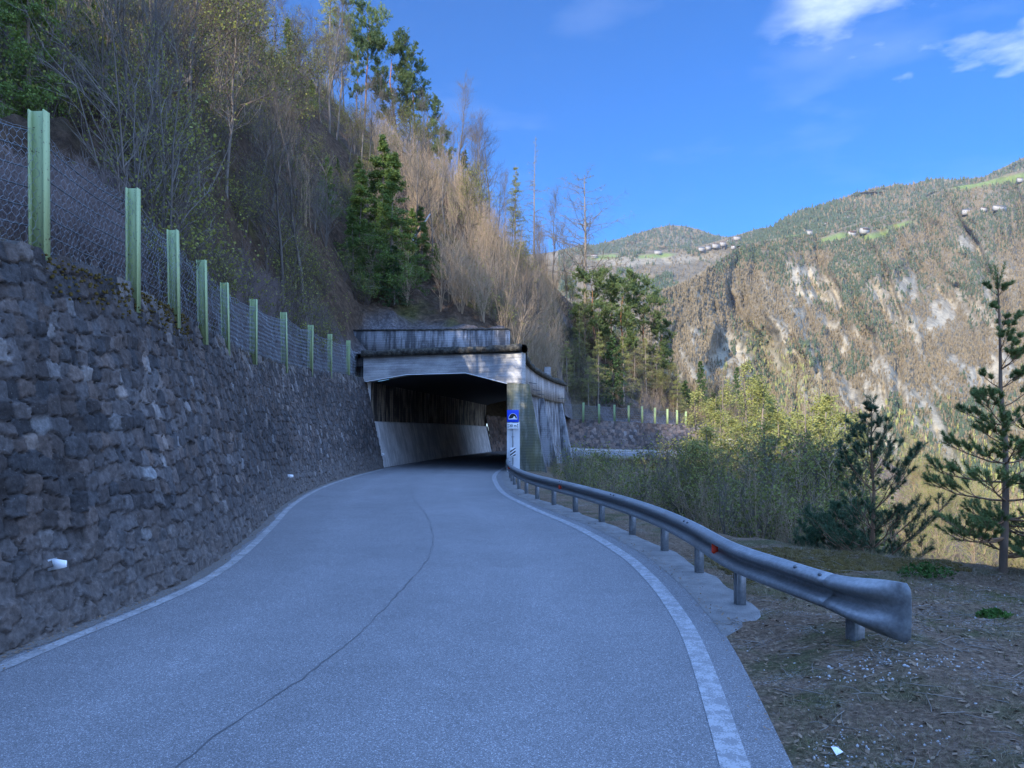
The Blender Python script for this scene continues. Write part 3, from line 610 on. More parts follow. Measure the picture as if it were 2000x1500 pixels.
# ------------------------------------------------------------------ signs on the pillar
def text_mesh(txt, size, name, mat, parent, loc, bold=0):
    cu = bpy.data.curves.new(name, 'FONT'); cu.body = txt; cu.size = size; cu.align_x = 'CENTER'; cu.align_y = 'CENTER'; cu.offset = bold
    t = bpy.data.objects.new('tmp', cu); COL.objects.link(t); dg = bpy.context.evaluated_depsgraph_get()
    me = bpy.data.meshes.new_from_object(t.evaluated_get(dg)); bpy.data.objects.remove(t); me.materials.clear(); me.materials.append(mat)
    o = bpy.data.objects.new(name, me); COL.objects.link(o); o.parent = parent; o.location = loc; o.rotation_euler = (R_(90), 0, 0); return o
SX = .045; SY = 37.80
sg = thing('tunnel_sign', (SX, SY, 0), 'blue square tunnel sign above a white 30 m panel before the right pillar', 'road sign')
def sgn_box(name, c, s, mat, par=sg, bev=.0): a = Acc().box(c, s); return a.obj(name, mat, par, bevel=bev)
a = Acc().cyl((0, .05, 0), (0, .05, 3.2), .03, sides=10); a.obj('pole', M_GREY, sg)
sgn_box('blue_panel', (0, 0, 2.84), (.60, .02, .62), M_BLUE, bev=.005)
th = np.linspace(0, math.pi, 25)
def fan(pts, y, name, mat): a = Acc(); p = np.array([[x, y, z] for x, z in pts]); c = p.mean(0); a.add(np.vstack([p, c]), T=[[i, (i+1)%len(p), len(p)] for i in range(len(p))]); return a.obj(name, mat, sg)
fan([(math.cos(k)*.225, 2.70+math.sin(k)*.275) for k in th]+[(-.225, 2.665), (.225, 2.665)], -.013, 'tunnel_outline', M_SWHITE)
fan([(math.cos(k)*.205, 2.71+math.sin(k)*.250) for k in th], -.017, 'tunnel_mouth', M_SBLACK)
fan([(-.20, 2.69), (.20, 2.69), (.13, 2.74), (.11, 2.80), (.075, 2.835), (.03, 2.80), (.01, 2.735)], -.021, 'tunnel_road', M_SWHITE)
sgn_box('distance_panel', (0, 0, 2.34), (.60, .02, .30), M_SWHITE, bev=.005)
text_mesh('30 m', .19, 'lettering', M_SBLACK, sg, (0, -.014, 2.34), .004)
for s_ in (-1, 1):
    a = Acc().box((s_*.245, -.013, 2.33), (.022, .004, .17)); a.add([[s_*.245-.035, -.016, 2.39], [s_*.245+.035, -.016, 2.39], [s_*.245, -.016, 2.45]], T=[[0, 1, 2]]); 
    if s_ < 0: a.add([[s_*.245-.035, -.016, 2.29], [s_*.245+.035, -.016, 2.29], [s_*.245, -.016, 2.23]], T=[[0, 2, 1]])
    a.obj('arrow', M_SBLACK, sg)
sgn_box('clamp', (0, .03, 1.78), (.14, .03, .05), M_GREY)
hz = thing('hazard_marker', (SX, SY-.06, 0), 'small black and white diagonally striped hazard plate low on the right pillar', 'road sign')
a = Acc().box((0, 0, .98), (.27, .015, .50)); a.obj('plate', M_SWHITE, hz, bevel=.004)
for k in (-1, 0, 1):
    z0 = .90+k*.17; x0, x1 = -.135, .135; q = np.array([[x0, -.012, z0-.10], [x1, -.012, z0+.10], [x1, -.012, z0+.185], [x0, -.012, z0-.015]])
    q[:, 2] = np.clip(q[:, 2], .735, 1.225); Acc().add(q, [[0, 1, 2, 3]]).obj('stripe', M_SBLACK, hz)
# ------------------------------------------------------------------ guardrails
WPROF = [(.155, .000), (.150, .014), (.128, .055), (.112, .078), (.092, .084), (.072, .078), (.050, .045), (.028, .010), (.010, .002), (-.010, .002), (-.028, .010), (-.050, .045), (-.072, .078), (-.092, .084), (-.112, .078), (-.128, .055), (-.150, .014), (-.155, .000)]
def guardrail(name, line, label, posts, ztop=.75, term=False, side=-1, zbase=None, mat=M_STEEL):
    root = thing(name, tuple(line[0]), label, 'guardrail'); L0 = np.array(line[0])
    P = resample(line, .10 if term else .5); N = np.c_[normals2d(P), np.zeros(len(P))]*side; s = np.r_[0, np.cumsum(np.linalg.norm(np.diff(P, axis=0), axis=1))]
    pr = np.array(WPROF)*np.array([1.12, 1.45]); zc = ztop-.174
    def sweep(sel, flare):
        G = []
        for i in sel:
            f, fz = flare(s[i]); row = []
            for z, o in pr: row.append(P[i]+N[i]*(o*(1-f*f*(3-2*f)*.97))+Z*(zc+z*(1+.48*fz*fz*(3-2*fz))-fz*.03))
            G.append(row)
        return np.array(G)
    rail_sel = [i for i in range(len(P)) if (s[i] >= .74 or not term)]
    G = sweep(rail_sel, lambda x: (0, 0))-L0
    o = Acc().grid(G).obj('rail', mat, root, smooth=True); m = o.modifiers.new('th', 'SOLIDIFY'); m.thickness = .005; m.offset = 1 if side < 0 else -1
    if term:
        sel = [i for i in range(len(P)) if s[i] <= .85]; G = sweep(sel, lambda x: (min(1, max(0, 1.12-x/.36)), min(1, max(0, 1.02-x/.85))))
        G = G-L0+N[sel][:, None]*.004
        # rounded corners of the flat end plate
        zz = G[0, :, 2]; mid = zz.mean(); G[0, :, :2] -= (np.abs((zz-mid)/(zz.max()-mid))**8)[:, None]*(G[0, :, :2]-G[1, :, :2])*.45
        o = Acc().grid(G).obj('end_plate', mat, root, smooth=True); m = o.modifiers.new('th', 'SOLIDIFY'); m.thickness = .006; m.offset = 1
        for q in (.95, 1.28, 4.9, 5.15, 9.6, 9.85, 13.7, 13.95):
            i = np.argmin(abs(s-q)); c = P[i]+N[i]*.075+Z*(zc+.145)-L0; a = Acc().cyl(c, c+N[i]*.016+Z*.018, .017, sides=10); a.obj('bolt', M_CABLE, root)
    for (x, y) in posts:
        i = np.argmin(np.hypot(P[:, 0]-x, P[:, 1]-y)); T = np.array([-N[i][1], N[i][0], 0]); zb = P[i][2] if zbase is None else zbase
        C0 = P[i]-N[i]*.07; C0[2] = 0; a = Acc(); z0 = P[i][2]-.25; z1 = P[i][2]+zc+.10
        # channel section: web facing the road and two flanges
        def bx(c, u, v): 
            c = np.array(c); q = [c-T*u-N[i]*v, c+T*u-N[i]*v, c+T*u+N[i]*v, c-T*u+N[i]*v]; a.hexa(np.array([k+Z*z0-L0 for k in q]+[k+Z*z1-L0 for k in q]))
        bx(C0+N[i]*.055, .06, .004); bx(C0+T*.056, .004, .0505); bx(C0-T*.056, .004, .0505)
        bx(C0-N[i]*.045+T*.045, .012, .004)
        a.obj('post', mat, root)
    return root, P, N, s
gr, GP, GN, GS = guardrail('guardrail', Rl, 'galvanised W-beam guardrail with a flared fishtail end curving towards the tunnel pillar', [tuple(q) for q in RAIL[[1, 3, 4, 5, 6, 7, 8, 9, 10, 11, 12, 13, 14, 15, 16]]], term=True)
L0 = np.array(Rl[0])
for q, sz in ((PX(1407, 1083, 9.6), .10), (PX(1107, 961, 20.0), .085), (PX(994, 913, 30.0), .05)):
    i = np.argmin(np.hypot(GP[:, 0]-q[0], GP[:, 1]-q[1])); T = np.array([-GN[i][1], GN[i][0], 0]); c = GP[i]+Z*.585+GN[i]*.055-L0
    pts = [c-T*.004-Z*sz*1.1-GN[i]*.03, c+T*.004-Z*sz*1.1-GN[i]*.03, c+T*.004-Z*sz*.55+GN[i]*.055, c-T*.004-Z*sz*.55+GN[i]*.055]
    top = [c-T*.004+Z*sz*1.1-GN[i]*.03, c+T*.004+Z*sz*1.1-GN[i]*.03, c+T*.004+Z*sz*.55+GN[i]*.055, c-T*.004+Z*sz*.55+GN[i]*.055]
    # turned so the plate looks down the road
    Acc().hexa(np.array(pts+top)).obj('reflector', M_RED, gr)
fr_ = Rc[(Rc[:, 1] > 71.2) & (Rc[:, 0] > 5.6) & (Rc[:, 0] < 60)]; fr_ = fr_+np.c_[normals2d(fr_), np.zeros(len(fr_))]*.35; fr_ = np.vstack([[5.2, 69.0, -.2], fr_]); fr_ = fr_[np.argsort(fr_[:, 0])]
q = resample(fr_, 2.2)
guardrail('guardrail', fr_, 'low pale guardrail along the outer side of the far bend beyond the tunnel', [(k[0], k[1]) for k in q], side=-1, mat=m_simple('weathered_pale_steel', (.42, .42, .42), .6, .4, .2))
# concrete edge beam below the far rail
eb = VEc[(VEc[:, 1] > 66) & (VEc[:, 0] < 62)]; eb = catmull(eb[::3], 4); n_ = np.c_[normals2d(eb), np.zeros(len(eb))]; e1 = eb.copy(); e1[:, 2] += .22
a = Acc().grid(np.stack([e1-n_*.6, e1+n_*.1, e1+n_*.1-Z*.45, e1+n_*.02-Z*.45, e1+n_*.02-Z*2.4], 1)); tag(a.obj('concrete_edge_beam', M_MOSSC), 'mossy concrete edge beam carrying the far bend of the road above the shaded bank', 'edge beam')
# ------------------------------------------------------------------ reflectors fixed to the stone wall
rfl = None
for px, py, sc_, lab in ((93, 1102, .075, 'white wedge reflector on the stone wall nearest the camera, low at the left edge'), (559, 930, .075, 'white wedge reflector on the stone wall where the wall bends, second from camera'), (751, 888, .07, 'white wedge reflector on the stone wall beside the tunnel mouth')):
    best = None
    for i in range(len(P1)):
        for v in np.linspace(.3, 2.5, 40):
            p = P1[i]+n1[i]*(v*.21)+Z*v; e = abs((p[0]/p[1])*F+1000-px)+abs(HZ-(p[2]-EYE)/p[1]*F-py) if p[1] > 1 else 1e9
            if best is None or e < best[0]: best = (e, p, n1[i])
    _, p, n_ = best; r = thing('wall_reflector', tuple(p-n_*.08), lab, 'reflector', 'white reflectors on the stone wall', rz=math.atan2(-n_[1], -n_[0])-math.pi/2)
    s = sc_; a = Acc().add([[-.01, -.02, -s*.8], [-.01, -.02, s*.8], [-.01, .13, s*.55], [-.01, .13, -s*.35], [.02, -.02, -s*.8], [.02, -.02, s*.8], [.02, .13, s*.55], [.02, .13, -s*.35]], [[0,1,2,3],[7,6,5,4],[0,4,5,1],[1,5,6,2],[2,6,7,3],[3,7,4,0]])
    a.obj('reflector_plate', M_WHITE, r); a = Acc().add([[-.06, -.035, -s*.8], [.07, -.035, -s*.8], [.07, -.035, s*.8], [-.06, -.035, s*.8], [-.06, -.022, -s*.8], [.07, -.022, -s*.8], [.07, -.022, s*.8], [-.06, -.022, s*.8]], [[0,1,2,3],[7,6,5,4],[0,4,5,1],[2,6,7,3],[1,5,6,2],[3,7,4,0]]); a.obj('bracket', M_GREY, r)
# ------------------------------------------------------------------ rockfall fences
def hex_net(A, B, HA, HB, cell, rad, sag, seed):     # net between two post feet (A,B) with heights HA,HB
    A = np.array(A); B = np.array(B); Ln = np.linalg.norm(B-A); Hh = (HA+HB)/2; dx = cell; dy = cell*.87; nx = int(Ln/dx)+1; ny = int(Hh/dy)+1; seg = []
    for j in range(ny):
        y0 = j*dy; off = (j%2)*dx/2
        for i in range(nx):
            x0 = i*dx+off
            pA = (x0, y0); pB = (x0, y0+dy*.45); pC = (x0+dx/2, y0+dy); pD = (x0-dx/2, y0+dy)
            seg += [(pA, pB), (pB, pC), (pB, pD)]
    S = np.array(seg); S[..., 0] = np.clip(S[..., 0]/Ln, 0, 1); S[..., 1] = np.clip(S[..., 1]/Hh, 0, 1)
    k = np.linalg.norm(S[:, 0]-S[:, 1], axis=1) > 1e-4; S = S[k]
    u, v = S[..., 0], S[..., 1]; base = A+(B-A)*u[..., None]; H = HA+(HB-HA)*u-4*sag*u*(1-u)
    P = base+Z*(H*v)[..., None]; d = (B-A)/Ln; n_ = np.array([d[1], -d[0], 0])
    P = P+n_*(fbm(u*5, v*4, seed, 3)*.09+.02)[..., None]+Z*(fbm(u*7, v*6, seed+4, 3)*.03)[..., None]
    return Acc().tubes(P, np.full(P.shape[:2], rad), 3)
def rock_fence(name, posts, label, cells, wpost, ncab, rad, sag):
    root = thing(name, tuple(posts[0][0]), label, 'fence'); L0 = np.array(posts[0][0])
    for k, (p, h) in enumerate(posts):
        p = np.array(p)-L0; wv = wpost[k] if hasattr(wpost, '__len__') else wpost
        if h > 0:
            a = Acc(); dp = wv*.62; p = p-np.array([0, .02+dp*.5, 0]); a.box(p+Z*(h/2-.15), (wv-.024, .010, h+.3)); a.box(p+np.array([-wv/2+.007, 0, h/2-.15]), (.014, dp, h+.3)); a.box(p+np.array([wv/2-.007, 0, h/2-.15]), (.014, dp, h+.3))
            ta, tb = random.uniform(-.018, .018), random.uniform(-.018, .018); a.V = [np.stack([v[:, 0]+(v[:, 2]-p[2])*ta, v[:, 1]+(v[:, 2]-p[2])*tb, v[:, 2]], 1) for v in a.V]; a.obj('post', M_GREEN, root)
    for k in range(len(posts)-1):
        (A, h0), (B, h1) = posts[k], posts[k+1]; h0 = abs(h0); h1 = abs(h1)
        a = hex_net(np.array(A)-L0, np.array(B)-L0, h0*.88, h1*.88, cells[min(k, len(cells)-1)], rad[min(k, len(rad)-1)], sag, 100+k); a.obj('wire_net', M_WIRE, root)
    dd_ = np.array(posts[-1][0])-np.array(posts[0][0]); cn = np.array([-dd_[1], dd_[0], 0]); cn = cn/np.linalg.norm(cn)*.13
    for j in range(ncab):
        v = .08+.80*j/(ncab-1); pts = []
        for k in range(len(posts)-1):
            (A, h0), (B, h1) = posts[k], posts[k+1]; h0 = abs(h0); h1 = abs(h1)
            for u in np.linspace(0, 1, 9)[:-1 if k < len(posts)-2 else None]:
                sg_ = (sag if j == ncab-1 else sag*.35*random.uniform(.7, 1.3))*4*u*(1-u); pts.append(np.array(A)*(1-u)+np.array(B)*u+Z*((h0*(1-u)+h1*u)*v-sg_)-L0+cn)
        pts = np.array(pts); Acc().tubes(pts[None], np.full((1, len(pts)), .009 if name != 'x' else .02), 5).obj('cable', M_CABLE, root)
    return root
tops = [(20, 470, 8.1, 1.75, 0), (85, 497, 8.9, 1.71, 1), (265, 568, 10.8, 1.50, 1), (344, 604, 12.6, 1.36, 1), (399, 641, 14.4, 1.34, 1), (443, 667, 17.2, 1.38, 1), (497, 690, 21.1, 1.56, 1), (557, 711, 26.4, 1.86, 1), (607, 722, 31, 1.89, 1), (645, 731, 34.6, 1.9, 1), (680, 736, 38.3, 1.9, 1)]
def wall_top(y, off=.25):
    i = np.argmin(abs(P1[:, 1]-y)); return P1[i]+n1[i]*(.21*H1[i]+off)+Z*H1[i]
fp = []
for px, py, y, h, vis in tops:
    p = PX(px, py, y)
    if px == 20: p = np.array([-6.05, 7.0, 4.2])
    fp.append((p-Z*.03, h if vis else 1.72))
fp.append((np.array([-8.9, 42.4, 5.15]), -1.6))
rock_fence('rockfall_fence', fp, 'rockfall fence of light green posts and wire net on top of the near stone wall', [.10, .10, .10, .11, .12, .14, .15, .17, .2, .2, .2], [.17, .19, .17, .17, .17, .17, .19, .21, .21, .19, .19, .2], 7, [.0024]*3+[.0028, .0035, .005, .006, .007, .008], .10)
fp = []
for px, py, hpx, d in ((1100, 815, 36, 84), (1139, 818, 34, 87), (1170, 820, 33, 90), (1200, 823, 33, 91.5), (1228, 825, 33, 93), (1254, 827, 33, 95), (1279, 829, 32, 97), (1303, 830.5, 31, 98.5), (1322, 831.5, 30, 100), (1339, 832.5, 28.5, 101.5)):
    p = PX(px, py, d); i = np.argmin(np.hypot(P2[:, 0]-p[0], P2[:, 1]-p[1])); q = P2[i]+n2[i]*(.18*H2[i]+.3)
    q = PX(px, py, q[1]); q[2] = P2[i][2]+H2[i]-.05; fp.append((q, hpx/F*q[1]))
fp[0] = (fp[0][0], -abs(fp[0][1])) if False else fp[0]
FF = rock_fence('rockfall_fence', fp, 'rockfall fence with sunlit yellow-green posts above the far curved stone wall', [.30], .26, 7, [.008], .12)
# ------------------------------------------------------------------ white van on the far bend
vx, vy = 30.6, 99.6; vz = float(np.interp(vx, Rc[60:, 0], Rc[60:, 2]))+.25
van = thing('van', (vx, vy, -.95), 'small white van on the far bend, half hidden behind larch twigs', 'van', rz=R_(28))
prof = np.array([(-1.2, .35), (-1.2, 1.05), (-1.0, 1.15), (-.45, 1.82), (2.9, 1.9), (3.1, 1.7), (3.15, .35)])
def side_prof(prof, w): 
    a = Acc(); n = len(prof); L = np.array([[-w/2, y, z] for y, z in prof]); Rr = L*np.array([-1, 1, 1]); a.add(np.vstack([L, Rr]), Q=[[i, (i+1)%n, n+(i+1)%n, n+i] for i in range(n)]); c = L.mean(0); a.add(np.vstack([L, c]), T=[[i, (i+1)%n, n] for i in range(n)]); a.add(np.vstack([Rr, c*np.array([-1, 1, 1])]), T=[[(i+1)%n, i, n] for i in range(n)]); return a
M_CAR = m_simple('white_car_paint', (.80, .80, .80), .25, .5, var=.03); M_GL = m_simple('dark_glass', (.03, .035, .04), .1, .6, var=.1); M_TY = m_simple('tyre', (.02, .02, .02), .9)
side_prof(prof, 1.8).obj('body', M_CAR, van, bevel=.05)
Acc().add([[-.78, -.98, 1.19], [.78, -.98, 1.19], [.70, -.50, 1.76], [-.70, -.50, 1.76]], [[0, 1, 2, 3]]).xf(t=(0, -.025, .012)).obj('windscreen', M_GL, van)
for s_ in (-1, 1):
    Acc().add([[s_*.906, -.55, 1.2], [s_*.906, .6, 1.2], [s_*.906, .6, 1.68], [s_*.906, -.25, 1.66]], [[0, 1, 2, 3]]).obj('side_window', M_GL, van)
    Acc().box((s_*.68, -1.21, .82), (.3, .03, .16)).obj('headlight', M_SWHITE, van)
    for yq in (-.6, 2.3): Acc().cyl((s_*.72, yq, .33), (s_*.92, yq, .33), .33, sides=20).obj('wheel', M_TY, van)
Acc().box((0, -1.22, .5), (1.6, .05, .2)).obj('bumper', M_GREY, van)
# ------------------------------------------------------------------ the wooded hillside on the left
def px_th(px): return math.degrees(math.atan((px-1000)/F))
base_pts = [(-165, 0, 0, 4.2)]     # theta deg, x, y, z  (start of the slope)
def wt(y, off=.5): q = wall_top(y, off); return q
for y in (-13, -9, -6, -3.5, -1.5, 0, 1.5, 3, 4.5, 6, 7.5, 8.9, 10.8, 12.6, 14.4, 17.2, 21, 26, 31, 35, 38, 40.5):
    q = wt(y); base_pts.append((math.degrees(math.atan2(q[0], q[1])), q[0], q[1], q[2]-.02))
q = wt(-13); base_pts[0] = (-165, -34*math.sin(R_(15)), -34*math.cos(R_(15)), 4.2)
for px, d, z in ((692, 41.6, 5.0), (702, 42.6, 5.4), (712, 45.0, 6.9), (730, 46.4, 7.8), (860, 45.2, 7.8), (985, 44.0, 7.7), (994, 45.2, 6.6), (1004, 48.5, 6.52), (1016, 54, 6.5), (1034, 60, 6.5), (1056, 66, 6.45), (1076, 69, 6.0), (1092, 77, 4.9), (1104, 84.5, 3.8),
                 (1120, 89.6, 3.3), (1170, 91.5, 3.25), (1218, 94.2, 3.1), (1280, 98.0, 2.8), (1350, 102.5, 2.5), (1420, 106, 2.3), (1470, 109.5, 1.7), (1530, 112.5, .9), (1560, 114, -.3), (1585, 118, -1.3)):
    p = PX(px, 0, d); base_pts.append((math.degrees(math.atan2(p[0], p[1])), p[0], p[1], z))
BP = np.array(base_pts); BP = BP[np.argsort(BP[:, 0])]
crest = [(-165, 62, 50), (-135, 66, 50), (-110, 76, 53), (-90, 88, 70), (-60, 102, 76)]
for px, y, yc in ((0, 100, 110), (200, 110, 75), (400, 122, 75), (560, 140, 160), (640, 143, 215), (700, 144, 262), (780, 142, 300), (850, 138, 345), (920, 132, 405), (1000, 125, 490), (1100, 118, 580), (1200, 113.5, 650), (1300, 111.5, 728), (1390, 116, 786), (1450, 120, 815), (1530, 122, 838), (1560, 122, 850), (1585, 122, 857)):
    p = PX(px, yc, y); crest.append((px_th(px), math.hypot(p[0], p[1]), p[2]))
CR = np.array(crest)
def hill_ray(th):
    bx = np.interp(th, BP[:, 0], BP[:, 1]); by = np.interp(th, BP[:, 0], BP[:, 2]); r0 = np.hypot(bx, by)
    r0 = np.interp(th, BP[:, 0], np.hypot(BP[:, 1], BP[:, 2])) if False else r0
    return r0, np.interp(th, BP[:, 0], BP[:, 3]), np.interp(th, CR[:, 0], CR[:, 1]), np.interp(th, CR[:, 0], CR[:, 2])
def Hl_tr(th, t):        # theta in degrees, t 0 at the wall, 1 at the crest, >1 behind it
    r0, z0, rc, zc = hill_ray(th); x0 = r0*np.sin(np.radians(th)); y0 = r0*np.cos(np.radians(th))
    r = r0+(rc-r0)*t; x = r*np.sin(np.radians(th)); y = r*np.cos(np.radians(th))
    f = np.where(t <= 1, 1-(1-np.clip(t, 0, 1))**np.interp(th, [-40, -15, -4, 0], [1.05, 1.28, 1.2, .95]), 1-(t-1)*.45)
    z = z0+(zc-z0)*f
    env = np.clip((r-r0)/6, 0, 1)*np.clip(1.15-t, .25, 1)
    n1 = fbm(x*.07, y*.07, 201, 3)*3.2+fbm(x*.25, y*.25, 205, 4)*1.3; n2 = (ridged(x*.35, y*.35, 207, 4)-.6)*1.5
    z = z+env*(n1+n2)+np.clip((r-r0)/1.5, 0, 1)*fbm(x*.9, y*.9, 209, 4)*.35
    return x, y, z
tw = np.r_[np.linspace(-165, -60, 60), np.linspace(-60, -34, 60), np.linspace(-34, px_th(1585), 330)]; tw = np.unique(tw)
tv = np.r_[np.linspace(0, 1, 150)**1.6, np.linspace(1.03, 1.9, 22)]
TH, TV = np.meshgrid(tw, tv, indexing='ij'); hx_, hy_, hz_ = Hl_tr(TH, TV)
# rock shows where the slope is steep near the wall and in a few crags
rk = np.clip((.045-TV)/.03, 0, 1)*np.clip(fbm(hx_*.3, hy_*.3, 221, 4)*2+.9, 0, 1)+np.clip(fbm(hx_*.12, hy_*.12, 223, 5)*3.2-.75, 0, 1)
rk = np.clip(rk+np.clip((hx_-4)/8, 0, 1)*np.clip(.55-TV, 0, 1)*np.clip(fbm(hx_*.2, hy_*.2, 227, 4)*3+.8, 0, 1)*1.6, 0, 1)
mo = np.clip(fbm(hx_*.3, hy_*.3, 225, 4)*3-.6, 0, 1)*.7
hc = np.stack([rk, mo, rk*0], -1)
tag(Acc().grid(np.stack([hx_, hy_, hz_], -1)[::-1], hc[::-1]).obj('hillside', M_HILL, smooth=True), kind='structure')
# bank above the wall beyond the tunnel
kb = (P2[:, 0] < 12) & (P2[:, 1] > 76); B0 = (P2+n2*(.18*H2+.3)[:, None]+Z*(H2-.05)[:, None])[kb]; nb_ = n2[kb]
Gb = np.stack([B0+nb_*q+Z*(q*.95+.35*fbm(B0[:, 0]*.5+q, B0[:, 1]*.5, 5)[:, None]*min(q, 1)) for q in (0, .6, 1.3, 2.2, 3.4, 5, 7)], 1)
tag(Acc().grid(Gb[::-1], np.full(Gb.shape, .3)).obj('bank', M_HILL, smooth=True), kind='structure')
def Hl(px, d):           # ground height at bearing px, depth d
    th = px_th(px); r0, z0, rc, zc = hill_ray(th); r = d/math.cos(R_(th)); t = (r-r0)/(rc-r0)
    x, y, z = Hl_tr(np.array([th]), np.array([t])); return float(x[0]), float(y[0]), float(z[0]), t

# ------------------------------------------------------------------ plants: generators
def rnd_perp(T, g):
    v = g.normal(size=T.shape); v -= (v*T).sum(-1, keepdims=True)*T; return v/(np.linalg.norm(v, axis=-1, keepdims=True)+1e-9)
def spawn(P, Rr, n, t0, t1, lens, ang, up, K, g, rk=.55, jit=.06, droop=0, tfun=None, rmin=.002):
    N = len(P); idx = np.repeat(np.arange(N), n); t = g.uniform(t0, t1, len(idx)); Kp = P.shape[1]
    f = t*(Kp-1); i = np.minimum(f.astype(int), Kp-2); fr = (f-i)[:, None]; S = P[idx, i]*(1-fr)+P[idx, i+1]*fr; r = Rr[idx, i]*(1-fr[:, 0])+Rr[idx, i+1]*fr[:, 0]
    T = P[idx, i+1]-P[idx, i]; T /= np.linalg.norm(T, axis=1, keepdims=True)+1e-9; pv = rnd_perp(T, g)
    an = np.radians(g.normal(ang, 8, len(idx)))[:, None]; D = T*np.cos(an)+pv*np.sin(an); D[:, 2] += up; D /= np.linalg.norm(D, axis=1, keepdims=True)
    Ln = (lens if np.ndim(lens) == 0 else np.asarray(lens)[idx])*g.uniform(.6, 1.15, len(idx))
    if tfun is not None: Ln = Ln*tfun(t)
    s = np.linspace(0, 1, K); Q = S[:, None]+D[:, None]*(Ln[:, None]*s)[..., None]
    Q[..., 2] += (up*.35-droop)*Ln[:, None]*s**2
    Q[:, 1:] += g.normal(size=Q[:, 1:].shape)*jit*Ln[:, None, None]*.5
    r = np.maximum(r*rk, rmin)[:, None]*(1-s*.75)[None]
    return Q, r, t
def trunk(H, r, K, lean, wob, g):
    s = np.linspace(0, 1, K); P = np.zeros((1, K, 3)); P[0, :, 2] = s*H; a = g.uniform(0, 6.28); P[0, :, 0] = lean*H*s**1.3*math.cos(a); P[0, :, 1] = lean*H*s**1.3*math.sin(a)
    P[0, 1:, :2] += np.cumsum(g.normal(size=(K-1, 2)), 0)*wob; return P, (r*(1-s*.9))[None]
def end_dirs(Q): d = Q[:, -1]-Q[:, -2]; return d/(np.linalg.norm(d, axis=1, keepdims=True)+1e-9)
def leaves_on(Q, n, size, g, t0=.2, spread=.05, ar=.45):
    a = Acc(); N = len(Q); idx = np.repeat(np.arange(N), n); t = g.uniform(t0, 1, len(idx)); K = Q.shape[1]; f = t*(K-1); i = np.minimum(f.astype(int), K-2); fr = (f-i)[:, None]
    C = Q[idx, i]*(1-fr)+Q[idx, i+1]*fr+g.normal(size=(len(idx), 3))*spread; D = g.normal(size=C.shape); D[:, 2] -= .2; D /= np.linalg.norm(D, axis=1, keepdims=True)
    U = rnd_perp(D, g); L = size*g.uniform(.6, 1.3, len(idx)); return a.cards(C, D, U, L, L*ar)
PROTO = {}
def proto(kind, parts):      # parts: list of (name, Acc, mat)
    r = thing(kind[0], (0, 0, -500), None, kind[1]); KIDS[r.name] = []
    for nm, acc, mt in parts: o = acc.obj(nm, mt, r); KIDS[r.name].append(o)
    return r
def bare_tree(seed, H=9, r=.09, nb=26, spread=.34, ang=42, up=.35, lean=.06, bark=B_GREY, twigb=None, leaf=None, nleaf=0, ts=.3, lsize=.07, tw=(5, 6), name='bare_tree', cat='tree', rmin=.006):
    g = np.random.default_rng(seed); P, R0 = trunk(H, r, 9, lean, H*.006, g)
    B, RB, t = spawn(P, R0, nb, ts, .97, H*spread, ang, up, 5, g, .5, .09, tfun=lambda t: 1.25-t*.95, rmin=rmin*1.6)
    B2, RB2, _ = spawn(B, RB, tw[0], .2, .95, H*spread*.42, 38, up*.5, 4, g, .55, .10, tfun=lambda t: 1.2-t*.6, rmin=rmin*1.1)
    B3, RB3, _ = spawn(B2, RB2, tw[1], .15, 1, H*spread*.20, 35, up*.5, 3, g, .6, .12, rmin=rmin)
    tr_ = Acc().tubes(P, R0, 7); cr = Acc().tubes(B, RB, 4); cr.tubes(B2, RB2, 3); cr.tubes(B3, RB3, 3)
    parts = [('trunk', tr_, bark), ('branches', cr, twigb or bark)]
    if leaf: parts.append(('foliage', leaves_on(B3, nleaf, lsize, g, spread=.06), leaf))
    return proto((name, cat), parts)
def whips(seed, n=7, H=6, name='sapling_clump', bark=B_TAN, leaf=None, nleaf=0, tw=(12, 3), fan=.16, lsize=.06):
    g = np.random.default_rng(seed); K = 7; s = np.linspace(0, 1, K); P = np.zeros((n, K, 3)); a = g.uniform(0, 6.28, n); hh = H*g.uniform(.55, 1, n); ln = g.uniform(.02, fan, n)
    P[..., 2] = hh[:, None]*s; P[..., 0] = (np.cos(a)*ln*hh)[:, None]*s**1.2+(g.normal(size=n)*.18)[:, None]; P[..., 1] = (np.sin(a)*ln*hh)[:, None]*s**1.2+(g.normal(size=n)*.18)[:, None]
    P[:, 1:, :2] += np.cumsum(g.normal(size=(n, K-1, 2)), 1)*.03; R0 = (hh*.006)[:, None]*(1-.85*s)
    B, RB, _ = spawn(P, R0, tw[0], .2, 1, H*.17, 24, .25, 4, g, .55, .08, tfun=lambda t: 1.3-t*.8, rmin=.007)
    B2, RB2, _ = spawn(B, RB, tw[1], .2, 1, H*.07, 26, .2, 3, g, .7, .1, rmin=.005)
    parts = [('stems', Acc().tubes(P, R0, 4), bark), ('twigs', Acc().tubes(B, RB, 3).tubes(B2, RB2, 3), bark)]
    if leaf: parts.append(('foliage', leaves_on(B2, nleaf, lsize, g, spread=.05), leaf))
    return proto((name, 'sapling'), parts)
